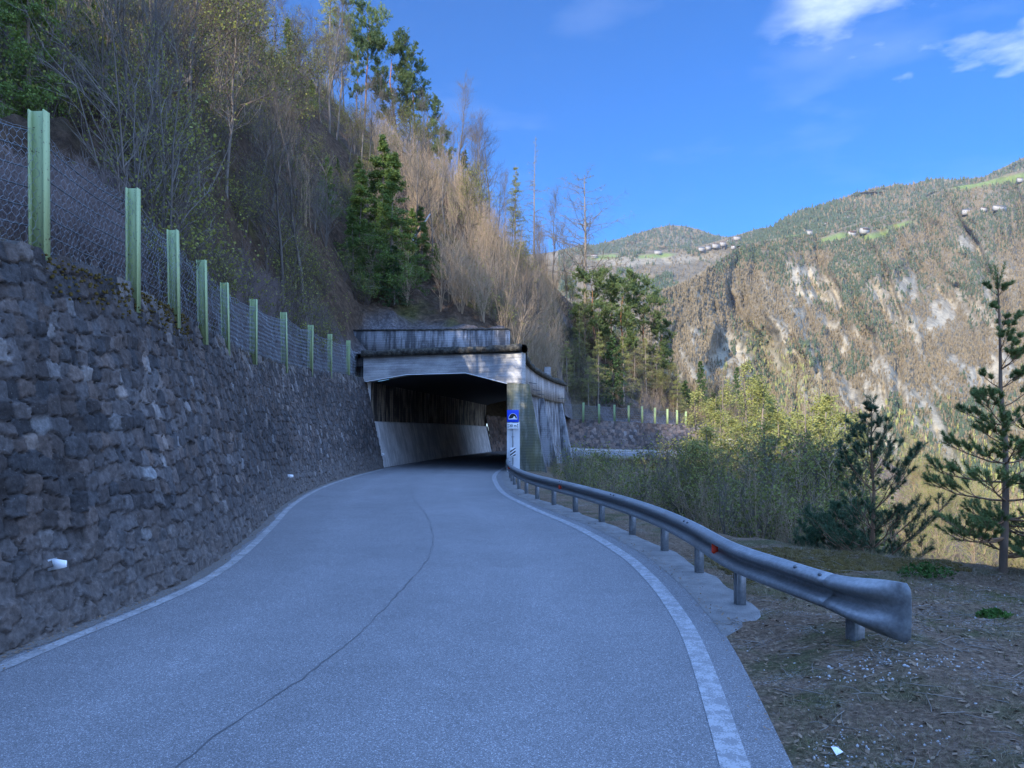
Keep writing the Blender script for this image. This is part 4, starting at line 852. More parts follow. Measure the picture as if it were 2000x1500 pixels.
def larch(seed, H=15, r=.16, nb=85, width=.20, t0=.15, leaf=L_LARCH, nleaf=7, name='larch_tree', bark=B_LARCH, droop=.25, lsize=.13, tw=9, lspread=.09, shape=.9, tk=1.0):
    g = np.random.default_rng(seed); P, R0 = trunk(H, r, 10, .015, H*.002, g)
    prof = lambda t: (np.clip((1-t)/(1-t0), 0, 1)**shape)*(.85+.3*g.random(t.shape))+.06
    B, RB, t = spawn(P, R0, nb, t0, .985, H*width, 82, .10, 6, g, .30, .05, droop=droop, tfun=prof, rmin=.012*tk)
    Ls = np.linalg.norm(B[:, -1]-B[:, 0], axis=1)
    B2, RB2, _ = spawn(B, RB, tw, .15, 1, Ls*.30, 55, -.25, 4, g, .5, .08, droop=droop, tfun=lambda t: 1.25-t*.7, rmin=.006*tk)
    cr = Acc().tubes(B, RB, 4).tubes(B2, RB2, 3); parts = [('trunk', Acc().tubes(P, R0, 7), bark), ('branches', cr, B_LARCH)]
    if leaf: 
        f = leaves_on(B2, nleaf, lsize, g, t0=0, spread=lspread, ar=.3); f2 = leaves_on(B, nleaf, lsize, g, t0=.2, spread=lspread, ar=.3)
        f.V += f2.V; f.Q += [q+f.n for q in f2.Q]; f.C += f2.C; f.n += f2.n; parts.append(('foliage', f, leaf))
    return proto((name, 'tree'), parts)
def spruce(seed, H=13, r=.15, nb=120, width=.20, leaf=L_SPR, name='spruce_tree', t0=.04, dens=34, lsize=.30):
    g = np.random.default_rng(seed); P, R0 = trunk(H, r, 8, .01, H*.002, g)
    prof = lambda t: (np.clip((1-t)/(1-t0), 0, 1)**.85)*(.8+.35*g.random(t.shape))+.04
    B, RB, t = spawn(P, R0, nb, t0, .99, H*width, 88, -.02, 6, g, .28, .03, droop=.22, tfun=prof, rmin=.01)
    B[:, -1, 2] += np.linalg.norm(B[:, -1]-B[:, 0], axis=1)*.10
    Ls = np.linalg.norm(B[:, -1]-B[:, 0], axis=1); B2, RB2, _ = spawn(B, RB, 7, .15, .95, Ls*.32, 50, -.12, 3, g, .5, .04, droop=.2, tfun=lambda t: 1.3-t*.8, rmin=.006)
    a = Acc()
    for Q, n in ((B, 16), (B2, dens//3)):
        N = len(Q); idx = np.repeat(np.arange(N), n); t = g.uniform(.12, 1, len(idx)); K = Q.shape[1]; f = t*(K-1); i = np.minimum(f.astype(int), K-2); fr = (f-i)[:, None]
        C = Q[idx, i]*(1-fr)+Q[idx, i+1]*fr; T = Q[idx, i+1]-Q[idx, i]; T /= np.linalg.norm(T, axis=1, keepdims=True)+1e-9
        D = T*.75+rnd_perp(T, g)*.75; D[:, 2] -= .15; D /= np.linalg.norm(D, axis=1, keepdims=True); L = lsize*g.uniform(.5, 1.1, len(idx)); a.cards(C, D, rnd_perp(D, g), L, L*.16)
    return proto((name, 'tree'), [('trunk', Acc().tubes(P, R0, 7), B_GREY), ('branches', Acc().tubes(B, RB, 4), B_DARK), ('foliage', a, leaf)])
def puffs(C, D, n, L, W, g, back=.5):    # brushes of needles standing round shoot ends
    idx = np.repeat(np.arange(len(C)), n); T = D[idx]; pos = C[idx]-T*(g.random(len(idx))*back)[:, None]
    N = T*g.uniform(.2, 1, (len(idx), 1))+rnd_perp(T, g)*.8; N /= np.linalg.norm(N, axis=1, keepdims=True); Ls = L*g.uniform(.7, 1.1, len(idx))
    return Acc().needles(pos, N, rnd_perp(N, g), Ls, np.full(len(idx), W))
def pine(seed, H=15, r=.17, nb=34, width=.24, t0=.45, leaf=L_PINE, name='pine_tree', n=20, nl=.19, nw=.026, sub=(11, 8)):
    g = np.random.default_rng(seed); P, R0 = trunk(H, r, 10, .04, H*.008, g)
    prof = lambda t: np.sqrt(np.clip(1-((t-t0-.25)/.62)**2, .05, 1))*(.55+.6*g.random(t.shape))
    B, RB, t = spawn(P, R0, nb, t0, .99, H*width, 70, .25, 6, g, .42, .10, tfun=prof, rmin=.015)
    B2, RB2, _ = spawn(B, RB, sub[0], .35, 1, H*width*.34, 45, .25, 4, g, .55, .08, rmin=.010)
    B3, RB3, _ = spawn(B2, RB2, sub[1], .3, 1, H*width*.15, 40, .35, 3, g, .6, .06, rmin=.007)
    a = puffs(B3[:, -1], end_dirs(B3), n, nl, nw, g, back=.35)
    return proto((name, 'tree'), [('trunk', Acc().tubes(P, R0, 8), B_PINE), ('branches', Acc().tubes(B, RB, 4).tubes(B2, RB2, 3).tubes(B3, RB3*.6, 3), B_DARK), ('foliage', a, leaf)])

# prototypes
bt = [bare_tree(11, 10, .09, 24), bare_tree(12, 11, .10, 26, .30, 36, .45, .10), bare_tree(13, 8, .07, 22, .38, 48, .3, .14), bare_tree(14, 12, .11, 28, .26, 33, .5, .04)]
bb = [bare_tree(21, 8, .07, 24, .42, 50, .22, .12, leaf=L_BUD, nleaf=3, twigb=B_DARK, lsize=.085, name='budding_tree'), bare_tree(22, 9, .08, 26, .38, 46, .25, .10, leaf=L_BUD, nleaf=2, twigb=B_DARK, lsize=.08, name='budding_tree'),
      bare_tree(23, 6, .06, 22, .48, 55, .2, .16, leaf=L_BUD, nleaf=4, twigb=B_DARK, lsize=.075, name='budding_tree')]
wh = [whips(31, 7, 6.5), whips(32, 9, 7.5, leaf=L_BUD, nleaf=1), whips(33, 6, 5.5), whips(34, 8, 8.5)]
la = [larch(41, 15, leaf=L_LARCHD, nleaf=9, width=.17, lsize=.2, lspread=.14), larch(42, 14, width=.19, nleaf=7)]
las = [larch(45, 15, .14, 90, .19, .12, nleaf=8, lsize=.10, lspread=.12), larch(46, 13, .12, 70, .19, .15, nleaf=7, lsize=.10, lspread=.12), larch(48, 17, .15, 85, .18, .12, nleaf=8, lsize=.10, lspread=.12)]
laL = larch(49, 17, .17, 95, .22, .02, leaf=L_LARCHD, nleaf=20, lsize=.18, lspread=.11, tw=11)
lb = [larch(51, 18, .21, 64, .30, .36, leaf=L_BUD, nleaf=1, lsize=.10, name='bare_larch', tw=16, droop=-.14, shape=.42, tk=1.9), larch(52, 14, .13, 50, .17, .25, leaf=L_BUD, nleaf=1, name='bare_larch', lsize=.09)]
sp_ = [spruce(61), spruce(62, 11, .13, 100, .24)]
pi_ = [pine(71, nb=24, sub=(10, 8)), pine(72, 14, .14, 24, .18, .34, sub=(9, 7), n=16), pine(73, 11, .14, 32, .27, .22, sub=(10, 7))]

# ------------------------------------------------------------------ individual trees on the hillside
used = set()
def put(root, x, y, z, H=None, label='', group=None, rz=None, h0=None, wid=1.0, tilt=(0, 0)):
    s = 1.0 if H is None else H/h0; rz = random.uniform(0, 6.28) if rz is None else rz
    if root.name not in used:
        used.add(root.name); root.location = (x, y, z); root.rotation_euler = (tilt[0], tilt[1], rz); root.scale = (s*wid, s*wid, s); tag(root, label, None, group); return root
    return dup(root, (x, y, z), rz, (s*wid, s*wid, s), label, group, tilt)
def root_h(root): return max(v.co.z for v in KIDS[root.name][0].data.vertices)
HH = {}
def plant(root, px, ytop, d, label, group=None, wid=1.0, H=None, tilt=(0, 0)):
    x, y, z, t = Hl(px, d); HH.setdefault(root.name, root_h(root)); h = H or max(1.5, EYE+(HZ-ytop)/F*d-z)
    return put(root, x, y, z-.25, h, label, group, h0=HH[root.name], wid=wid, tilt=tilt)
S_CR = 'trees standing along the sunlit crest of the hillside'
for a_ in [
 (la[1], 645, -50, 118, 'tall sunlit larch at the top left of the crest, reaching above the picture', 1.15),
 (pi_[1], 665, -20, 124, 'thin reddish scots pine just right of the tallest sunlit larch on the crest', .8),
 (pi_[0], 712, 22, 128, 'tall slender scots pine with sparse crown, left of the dense crest pine', .85),
 (pi_[1], 697, 95, 120, 'scots pine with bare lower trunk on the crest, below the slender one', .8),
 (pi_[2], 772, 92, 126, 'dense green scots pine with the fullest crown on the crest', 1.15),
 (pi_[0], 812, 130, 130, 'scots pine to the right of the fullest crest pine', 1.0),
 (pi_[2], 838, 205, 126, 'small leaning scots pine at the lower right end of the crest pines', 1.1),
 (pi_[2], 866, 262, 122, 'low dark pine just above the tan thicket on the crest', 1.2),
 (sp_[1], 905, 285, 124, 'small dark conifer beside the bare spreading trees on the crest', 1.1),
 (bt[2], 925, 245, 124, 'bare spreading deciduous tree against the sky, left one of two', 1.2),
 (bt[0], 958, 258, 122, 'bare spreading deciduous tree against the sky, right one of two', 1.1),
 (la[1], 1005, 318, 114, 'pale green larch on the crest left of the tall bare larch', .95),
 (lb[1], 1043, 262, 113, 'tall thin larch with spiky top against the sky in the middle of the crest', .9),
 (lb[0], 1143, 338, 108, 'lone bare larch with a wide flat crown against the blue sky', 1.25),
 (bt[3], 1082, 385, 112, 'bare dark tree between the thin larch and the lone larch', .9),
 (bt[1], 1112, 440, 110, 'bare dark tree low against the mountain, left of the lone larch', .9),
 (bt[3], 985, 345, 118, 'bare birch just left of the pale green crest larch', .8),
 (pi_[2], 1165, 545, 103, 'dark green pine at the foot of the lone bare larch', 1.2),
 (pi_[2], 1215, 555, 104, 'bright green pine on the sunlit shoulder above the far wall', 1.2),
 (pi_[0], 1255, 560, 106, 'tall pine with a layered crown at the right end of the sunlit shoulder', 1.3),
 (la[1], 1130, 600, 98, 'light green young larch on the sunlit bank right of the tunnel', 1.3),
 (sp_[1], 1198, 645, 96, 'blue-green spruce standing on the rocky bank above the far fence', 1.2),
 (la[1], 1168, 640, 94, 'fresh green young larch left of the blue-green spruce', 1.3),
 (sp_[0], 1367, 700, 108, 'dark narrow spruce at the right end of the far fence', 1.1),
 (sp_[1], 1338, 735, 106, 'smaller dark spruce just behind the last far fence post', 1.3),
 (bb[2], 1300, 715, 106, 'orange-brown budding tree above the far fence', 1.2),
 *[(k, p, t_, d_, l_, w_) for k, p, t_, d_, l_, w_ in ((la[1], 1108, 660, 92, 'light green young conifer nearest the tunnel end on the sunny bank', 1.5), (las[1], 1150, 690, 93, 'small yellow-green larch low on the sunny bank below the light green larches', 1.5), (la[1], 1218, 650, 97, 'light green larch right of the blue-green spruce', 1.5), (las[0], 1240, 620, 103, 'bushy yellow-green larch in the middle of the sunny bank', 1.3), (las[2], 1262, 655, 102, 'narrow green larch right of the bushy one on the sunny bank', 1.4), (la[1], 1283, 675, 104, 'yellow-green larch above the sixth far fence post', 1.5), (pi_[2], 1290, 640, 108, 'dark pine with layered boughs at the right shoulder', 1.3), (la[1], 1322, 725, 103, 'light green larch above the eighth far fence post', 1.6), (las[1], 1180, 590, 106, 'light green larch between the two pines on the shoulder', 1.3), (la[1], 1145, 560, 108, 'light larch at the foot of the lone bare larch', 1.4), (sp_[1], 1395, 760, 110, 'short spruce just left of the pale larches', 1.6), (la[1], 1350, 760, 107, 'pale young larch between the two dark spruces', 1.5), (pi_[0], 1195, 560, 112, 'thin pine standing higher on the shoulder', 1.2))],
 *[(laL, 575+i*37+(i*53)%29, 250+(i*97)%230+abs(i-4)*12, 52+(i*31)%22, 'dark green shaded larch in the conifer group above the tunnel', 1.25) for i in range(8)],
 (sp_[0], 1440, 712, 118, 'distant spruce tip rising between the pale larches', 1.0),
 (laL, 742, 258, 58, 'tall dark green conical larch in shade above the tunnel', 1.15),
 (laL, 800, 400, 57, 'dark green larch in the shade right of the tall conical one', 1.35),
 (laL, 690, 400, 54, 'shaded green larch just left of the tall conical one', 1.2),
 (laL, 852, 468, 62, 'smallest shaded green larch at the edge of the tan thicket', 1.5),
 (laL, 640, 300, 60, 'dark green shaded larch two left of the tall conical one', 1.2),
 (sp_[0], 770, 470, 52, 'bluish dark spruce in front of the tall conical larch', 1.5),
 (laL, 590, 470, 48, 'bushy shaded larch above the middle of the fence', 1.3),
 (laL, 500, 200, 62, 'shaded larch high behind the bare thicket', 1.1),
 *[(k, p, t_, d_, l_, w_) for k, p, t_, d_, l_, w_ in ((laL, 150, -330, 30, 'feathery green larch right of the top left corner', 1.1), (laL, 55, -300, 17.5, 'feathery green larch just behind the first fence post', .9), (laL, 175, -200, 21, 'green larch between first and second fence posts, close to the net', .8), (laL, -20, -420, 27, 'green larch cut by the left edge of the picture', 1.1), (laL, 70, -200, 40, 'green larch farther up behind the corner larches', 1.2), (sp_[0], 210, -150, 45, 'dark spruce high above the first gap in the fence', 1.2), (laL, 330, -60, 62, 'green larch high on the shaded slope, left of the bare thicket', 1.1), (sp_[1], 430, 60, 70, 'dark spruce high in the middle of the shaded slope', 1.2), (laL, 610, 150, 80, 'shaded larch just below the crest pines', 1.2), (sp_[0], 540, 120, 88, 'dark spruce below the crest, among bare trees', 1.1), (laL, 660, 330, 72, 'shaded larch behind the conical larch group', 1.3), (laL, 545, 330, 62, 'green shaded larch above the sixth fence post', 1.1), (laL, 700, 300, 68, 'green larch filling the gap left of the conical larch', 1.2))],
 (laL, 95, -420, 25, 'green larch boughs filling the top left corner above the fence', 1.0),
 (laL, 250, -300, 34, 'green larch uphill between the first and second fence posts', 1.0),
 (laL, 15, -500, 21, 'larch with pale trunk at the left edge of the picture', .9),
 (sp_[0], 175, -300, 36, 'dark spruce behind the green larch in the top left corner', 1.3),
 (sp_[0], 235, -120, 44, 'dark spruce uphill from the second fence post', 1.1),
 (la[0], 560, 30, 84, 'shaded larch high on the slope below the crest', 1.1),
]: plant(a_[0], a_[1], a_[2], a_[3], a_[4], 'shaded larches above the tunnel' if 'conifer group' in a_[4] else None, a_[5])
# fallen pale trunk leaning in the shaded thicket
x, y, z, _ = Hl(815, 66); p0 = PX(805, 470, 62); p1_ = PX(840, 418, 63)
ft = thing('fallen_trunk', tuple(p0), 'pale bleached broken trunk leaning in the thicket above the tunnel', 'dead tree'); Acc().tubes(np.array([[p0*0, (p1_-p0)*.5+np.array([0, 0, .05]), p1_-p0]]), np.array([[.11, .10, .06]]), 6).obj('log', m_simple('bleached_wood', (.42, .42, .42)), ft)
# the mixed wood: each tree on its own, label by kind and stretch of slope
zones = [(-50, 340, 'on the shaded slope uphill of the first fence posts'), (340, 560, 'on the shaded slope uphill of the middle fence posts'), (560, 720, 'in the shaded wood just left of the tall conical larch'),
         (720, 900, 'on the slope above the tunnel parapet'), (900, 1090, 'on the tan slope between tunnel and lone larch'), (1090, 1460, 'on the sunny bank above the far stone wall')]
def zone(px):
    for a, b, s in zones:
        if px < b: return s
    return zones[-1][2]
adj = {'bare_tree': 'bare grey slender tree', 'budding_tree': 'small tree with green buds', 'sapling_clump': 'clump of leafless tan saplings'}
cnt = 0; tries = 0
while cnt < 262 and tries < 4000:
    tries += 1; px = random.uniform(-60, 1440); th = px_th(px); r0, z0, rc, zc = hill_ray(th); t = random.random()**(1.5 if px < 1090 else 1.1)*.98+.012; r = r0+(rc-r0)*t; d = r*math.cos(R_(th))
    x, y, z, _ = Hl(px, d)
    dn = math.hypot(x, y)
    if (px < 340 and dn < 17) or (px < 250 and dn < 36 and random.random() < .85): continue
    if (720 < px < 1000 and d < 50) or (600 < px < 880 and d < 58): continue
    if px > 1090 and t < .12: continue
    u = random.random()
    if px < 560: kind = bb if u < .50 else bt
    elif px < 730: kind = bb if u < .35 else bt if u < .93 else wh
    elif px < 1090: kind = wh if u < .45 else bt if u < .88 else bb
    else: kind = wh if u < .35 else bb if u < .75 else bt
    k = random.choice(kind); nm = k.name.split('.')[0]; h0 = HH.setdefault(k.name, root_h(k)); h = h0*random.uniform(.75, 1.15)
    if px > 1090: h *= .55
    if nm == 'bare_tree' and 560 < px < 1000 and t > .8: h *= 1.3
    if dn < 24: h *= .65
    put(k, x, y, z-.2, h, adj[nm]+' '+zone(px), adj[nm].split(' with')[0]+'s '+zone(px), h0=h0, wid=random.uniform(.85, 1.15), tilt=(random.uniform(-.08, .08), random.uniform(.0, .16) if px < 720 else random.uniform(-.05, .05)))
    cnt += 1
# undergrowth that nobody could count: one object, instanced shrubs merged into a single mesh
def brush(name, spots, protos, mat, label):
    """spots: list of (x,y,z,scale,rz); protos: list of (V,Q)"""
    Vs = []; Qs = []; n = 0
    for i, (x, y, z, s, rz) in enumerate(spots):
        V, Q = protos[i%len(protos)]; c, sn = math.cos(rz), math.sin(rz)
        W = np.stack([V[:, 0]*c-V[:, 1]*sn, V[:, 0]*sn+V[:, 1]*c, V[:, 2]], 1)*s+np.array([x, y, z]); Vs.append(W); Qs.append(Q+n); n += len(V)
    a = Acc(); a.add(np.concatenate(Vs), np.concatenate(Qs)); return tag(a.obj(name, mat), label, kind='stuff')
def shrub_np(seed, n=9, H=1.6, tw=(7, 4), fan=.5, leafn=0, rm=.006):
    g = np.random.default_rng(seed); K = 4; s = np.linspace(0, 1, K); P = np.zeros((n, K, 3)); a = g.uniform(0, 6.28, n); hh = H*g.uniform(.5, 1, n); ln = g.uniform(.05, fan, n)
    P[..., 2] = hh[:, None]*s; P[..., 0] = (np.cos(a)*ln*hh)[:, None]*s; P[..., 1] = (np.sin(a)*ln*hh)[:, None]*s; P[:, 1:, :2] += g.normal(size=(n, K-1, 2))*.05; R0 = (hh*.008)[:, None]*(1-.8*s)
    B, RB, _ = spawn(P, R0, tw[0], .2, 1, H*.32, 36, .15, 3, g, .7, .1, rmin=rm); B2, RB2, _ = spawn(B, RB, tw[1], .2, 1, H*.14, 38, .1, 3, g, .8, .12, rmin=rm*.8)
    A = Acc().tubes(P, R0, 3).tubes(B, RB, 3).tubes(B2, RB2, 3)
    lf = leaves_on(B2, leafn, .065, g) if leafn else None
    return (np.concatenate(A.V), np.concatenate(A.Q)), (np.concatenate(lf.V), np.concatenate(lf.Q)) if lf else None
shr = [shrub_np(300+i, 8, 2.2, (6, 3), .55, 2) for i in range(4)]
tal = [shrub_np(310+i, 6, 4.6, (7, 3), .30, 1, rm=.010) for i in range(6)]
sp1 = []; sp2 = []; sp3 = []
for i in range(2100):
    px = random.uniform(-80, 1450); th = px_th(px); r0, z0, rc, zc = hill_ray(th); t = random.random()**1.35; d = (r0+(rc-r0)*t)*math.cos(R_(th))
    x, y, z, _ = Hl(px, d); dn = math.hypot(x, y)
    if dn < 13 or (640 < px < 1010 and d < 49) or (640 < px < 890 and d < 62 and random.random() < .8) or (px < 230 and dn < 20): continue
    if 1100 < px and t < .08: continue
    q = (x, y, z-.1, random.uniform(.6, 1.25), random.uniform(0, 6.28))
    if px < 730: (sp1 if random.random() < .8 else sp3).append(q)
    elif px < 1090: (sp2 if random.random() < .8 else sp1).append(q)
    else: (sp2 if random.random() < .35 else sp1).append((x, y, z-.1, q[3]*.6, q[4]))
brush('undergrowth', sp1, [s[0] for s in shr], B_DARK, 'grey leafless undergrowth covering the shaded slope')
brush('bud_haze', sp1, [s[1] for s in shr], L_BUD, 'fine green buds on the shaded undergrowth')
brush('thicket', sp2, [s[0] for s in tal], B_TAN, 'dense tan leafless thicket on the slope above the tunnel')
brush('shaded_thicket', sp3, [s[0] for s in tal], B_GREY, 'tall thin leafless stems filling the shaded wood')
brush('thicket_buds', sp3+sp2[::3], [s[1] for s in tal], L_BUD, 'fine yellow-green buds scattered through the wood')
# ------------------------------------------------------------------ far mountains
t = Mt('mountain_ground', 0.95, 0.05)
a = t.noise(.012, 8, rough=.7); b = t.noise(.05, 7, rough=.75); c_ = t.noise(.16, 4, rough=.7)
f = t.math('ADD', t.math('MULTIPLY', a, .45), t.math('ADD', t.math('MULTIPLY', b, .35), t.math('MULTIPLY', c_, .2)))
br = t.ramp(f, [(.36, (.055, .05, .032)), (.48, (.12, .10, .066)), (.60, (.19, .155, .105)), (.72, (.27, .225, .155))])
sp = t.N.new('ShaderNodeSeparateColor'); t.L.new(t.attr(), sp.inputs[0])
rockc = t.ramp(b, [(.34, (.15, .13, .095)), (.5, (.29, .25, .175)), (.66, (.40, .34, .235))])
c = t.mix(br, rockc, sp.outputs[0]); c = t.mix(c, t.ramp(c_, [(.3, (.11, .145, .045)), (.7, (.17, .205, .07))]), sp.outputs[1]); c = t.mix(c, t.ramp(b, [(.3, (.11, .12, .045)), (.7, (.25, .235, .10))]), sp.outputs[2])
t.col(c); t.bump(f, 1.0, 6.0); M_MT = t.m
def m_far(name, c0, c1):
    t = Mt(name, .9, .1); a = t.noise(.05, 5); b = t.noise(.6, 3); t.col(t.mix(c0, c1, t.ramp(t.math('ADD', t.math('MULTIPLY', a, .4), t.math('MULTIPLY', b, .6)), [(.35, 0), (.65, 1)]))); return t.m
M_FCON = m_far('far_conifer', (.035, .050, .028), (.085, .105, .055)); M_FBROWN = m_far('far_bare_wood', (.12, .098, .058), (.27, .215, .135)); M_FPALE = m_far('far_spring_wood', (.16, .17, .055), (.33, .33, .12))
def mrange(name, crest, foot_y, d0, d1, prof, relief, seed, nx=360, ny=200, rk=None):
    cx = np.array([c[0] for c in crest], float); cy = np.array([c[1] for c in crest], float); cd = np.array([c[2] for c in crest], float)
    X = np.linspace(cx[0], cx[-1], nx); V = np.r_[np.linspace(0, 1, ny), 1.05, 1.15, 1.3]; XX, VV = np.meshgrid(X, V, indexing='ij')
    Yc = np.interp(XX, cx, cy); Dc = np.interp(XX, cx, cd)
    yn = fbm(XX*.02, XX*0, seed+50, 4)*3
    v1 = np.clip(VV, 0, 1); py = foot_y+(Yc+yn-foot_y)*v1
    D = d0+(Dc-d0)*v1**prof
    # gullies and spurs running down the face
    wx = XX+(1-v1)*-180+fbm(XX*.006, VV*3, seed+1, 3)*70
    rr = (ridged(wx*.0075, VV*1.3, seed+2, 4)-.5)*relief+(ridged(wx*.028, VV*4, seed+4, 4)-.5)*relief*.38+fbm(XX*.03, VV*12, seed+6, 4)*relief*.10
    D = D+rr*D/Dc.max()*np.clip(v1*6, .15, 1)*np.clip((1.02-v1)*7, .12, 1)
    x = (XX-1000)/F*D; z = EYE-(py-HZ)/F*D
    bk = VV > 1; D = np.where(bk, D+(VV-1)*Dc*.6, D); x = np.where(bk, (XX-1000)/F*D, x); z = np.where(bk, z-(VV-1)*Dc*.25, z)
    return XX, VV, py, np.stack([x, D, z], -1), X, V
def poly_mask(XX, YY, pts, soft=3.0):      # signed softness inside a polygon in survey coordinates
    pts = np.array(pts, float); ins = np.zeros(XX.shape, bool); dm = np.full(XX.shape, 1e9)
    for i in range(len(pts)):
        a, b = pts[i], pts[(i+1)%len(pts)]
        cnd = ((a[1] > YY) != (b[1] > YY)) & (XX < (b[0]-a[0])*(YY-a[1])/(b[1]-a[1]+1e-9)+a[0]); ins ^= cnd
        tt = np.clip(((XX-a[0])*(b[0]-a[0])+(YY-a[1])*(b[1]-a[1]))/((b-a)@(b-a)), 0, 1); dm = np.minimum(dm, np.hypot(XX-a[0]-tt*(b[0]-a[0]), YY-a[1]-tt*(b[1]-a[1])))
    return np.clip(.5+np.where(ins, dm, -dm)/soft/2, 0, 1)
rocks = [(1530, 510, 1590, 520, 1640, 560, 1650, 600, 1590, 590, 1560, 625), (1745, 560, 1782, 530, 1790, 560, 1798, 590, 1760, 575, 1722, 590), (1868, 470, 1895, 462, 1905, 480, 1932, 470, 1930, 485, 1912, 505, 1893, 488, 1872, 488),
 (1385, 690, 1420, 670, 1470, 680, 1482, 720, 1450, 712, 1405, 728), (1690, 690, 1715, 700, 1760, 745, 1815, 790, 1800, 800, 1745, 765, 1700, 715), (1640, 730, 1660, 760, 1690, 800, 1700, 830, 1684, 822, 1650, 780),
 (1688, 745, 1730, 760, 1735, 800, 1700, 830, 1680, 790), (1555, 545, 1572, 600, 1580, 640, 1566, 610), (1640, 640, 1660, 650, 1655, 700, 1645, 690), (1820, 590, 1860, 575, 1880, 590, 1850, 640, 1800, 660), (1840, 700, 1900, 720, 1960, 700, 1990, 740, 1900, 760), (1490, 620, 1540, 640, 1560, 700, 1520, 690)]
meads = [(1500, 455, 1560, 447, 1592, 449, 1560, 461, 1515, 463), (1676, 462, 1740, 449, 1728, 463, 1690, 471), (1720, 446, 1775, 432, 1785, 434, 1760, 447), (1845, 362, 1900, 358, 2000, 338, 2070, 330, 2070, 356, 1960, 358, 1880, 372), (1600, 468, 1640, 455, 1675, 455, 1640, 468, 1605, 476)]
# main mountain across the valley
XX, VV, PY, G1, X1, V1 = mrange('mountain', [(1120, 700, 900), (1230, 650, 1000), (1290, 568, 1150), (1345, 546, 1250), (1400, 513, 1350), (1450, 480, 1450), (1500, 466, 1550), (1560, 459, 1650), (1620, 452, 1720), (1700, 430, 1800), (1760, 415, 1850), (1810, 385, 1900), (1850, 366, 1950), (1920, 356, 2000), (2000, 330, 2050), (2200, 290, 2150), (2700, 250, 2300), (3200, 300, 2300)], 1290, 330, 2000, 1.5, 700, 500, nx=620, ny=230)
rkm = np.zeros(XX.shape); 
for p in rocks: rkm = np.maximum(rkm, poly_mask(XX+fbm(XX*.05, PY*.05, 9, 3)*14, PY+fbm(XX*.05, PY*.05, 19, 3)*14, np.array(p).reshape(-1, 2), 6))
rkm = np.clip(rkm*(.75+fbm(XX*.12, PY*.08, 23, 3)*1.1), 0, 1)
rkm = np.maximum(rkm, np.clip(ridged((XX-PY*.55)*.03, PY*.010, 27, 4)*6-4.2, 0, 1)*np.clip((PY-500)/80, 0, 1)*.8)
mdm = np.zeros(XX.shape)
for p in meads: mdm = np.maximum(mdm, poly_mask(XX, PY, np.array(p).reshape(-1, 2), 2))
pale = np.clip((PY-760)/260+fbm(XX*.012, PY*.012, 31, 4)*.7, 0, 1)*.9; pale = np.maximum(pale, poly_mask(XX+fbm(XX*.02, PY*.02, 3)*20, PY, np.array((1450, 640, 1560, 700, 1640, 800, 1700, 900, 1600, 900, 1500, 760)).reshape(-1, 2), 25)*.7)
tag(Acc().grid(G1, np.stack([rkm, mdm, pale*(1-rkm)], -1)).obj('mountain', M_MT, smooth=True), kind='structure')
XX3, VV3, PY3, G3, X3, V3 = mrange('mountain', [(900, 540, 2600), (1120, 498, 2700), (1200, 494, 2700), (1300, 488, 2750), (1350, 484, 2750), (1400, 472, 2800), (1440, 459, 2850), (1490, 446, 2900), (1540, 447, 2900), (1640, 440, 3000)], 700, 1500, 2700, 1.2, 300, 700, nx=200, ny=90)
md3 = np.maximum(poly_mask(XX3, PY3, np.array((1240, 500, 1300, 494, 1320, 497, 1300, 503, 1250, 505)).reshape(-1, 2), 2), poly_mask(XX3, PY3, np.array((1140, 503, 1200, 496, 1210, 503, 1160, 508)).reshape(-1, 2), 2))
br3 = poly_mask(XX3, PY3, np.array((1160, 506, 1240, 502, 1330, 496, 1400, 500, 1330, 515, 1200, 520)).reshape(-1, 2), 4)*.5
tag(Acc().grid(G3, np.stack([br3, md3, br3*0], -1)).obj('mountain', M_MT, smooth=True), kind='structure')
XX2, VV2, PY2, G2, X2, V2 = mrange('mountain', [(1440, 500, 2400), (1500, 449, 2500), (1530, 432, 2550), (1560, 417, 2600), (1620, 397, 2700), (1700, 368, 2800), (1740, 363, 2850), (1775, 362, 2850), (1830, 348, 2900), (1870, 350, 2900), (1920, 345, 3000), (1950, 330, 3000), (2000, 308, 3100), (2300, 240, 3300), (2700, 200, 3400)], 480, 2100, 2800, 1.0, 260, 800, nx=260, ny=60)
tag(Acc().grid(G2, np.zeros(G2.shape)).obj('mountain', M_MT, smooth=True), kind='structure')
XX4, VV4, PY4, G4, X4, V4 = mrange('mountain', [(700, 520, 4600), (1060, 496, 4300), (1130, 481, 4200), (1165, 478, 4200), (1210, 466, 4200), (1250, 456, 4200), (1280, 446, 4200), (1310, 441, 4200), (1335, 441, 4200), (1365, 449, 4200), (1400, 460, 4200), (1450, 470, 4200), (1520, 480, 4200)], 600, 3000, 4200, 1.0, 400, 900, nx=200, ny=60)
tag(Acc().grid(G4, np.zeros(G4.shape)).obj('mountain', M_MT, smooth=True), kind='structure')
def on_mt(G, XX, PY, px, py):
    i = np.searchsorted(XX[:, 0], px); i = min(max(i, 0), len(XX)-1); col = PY[i][:np.argmax(PY[i] <= PY[i].min()+1e-6)+1]; j = int(np.argmin(abs(col-py))); return G[i, j]
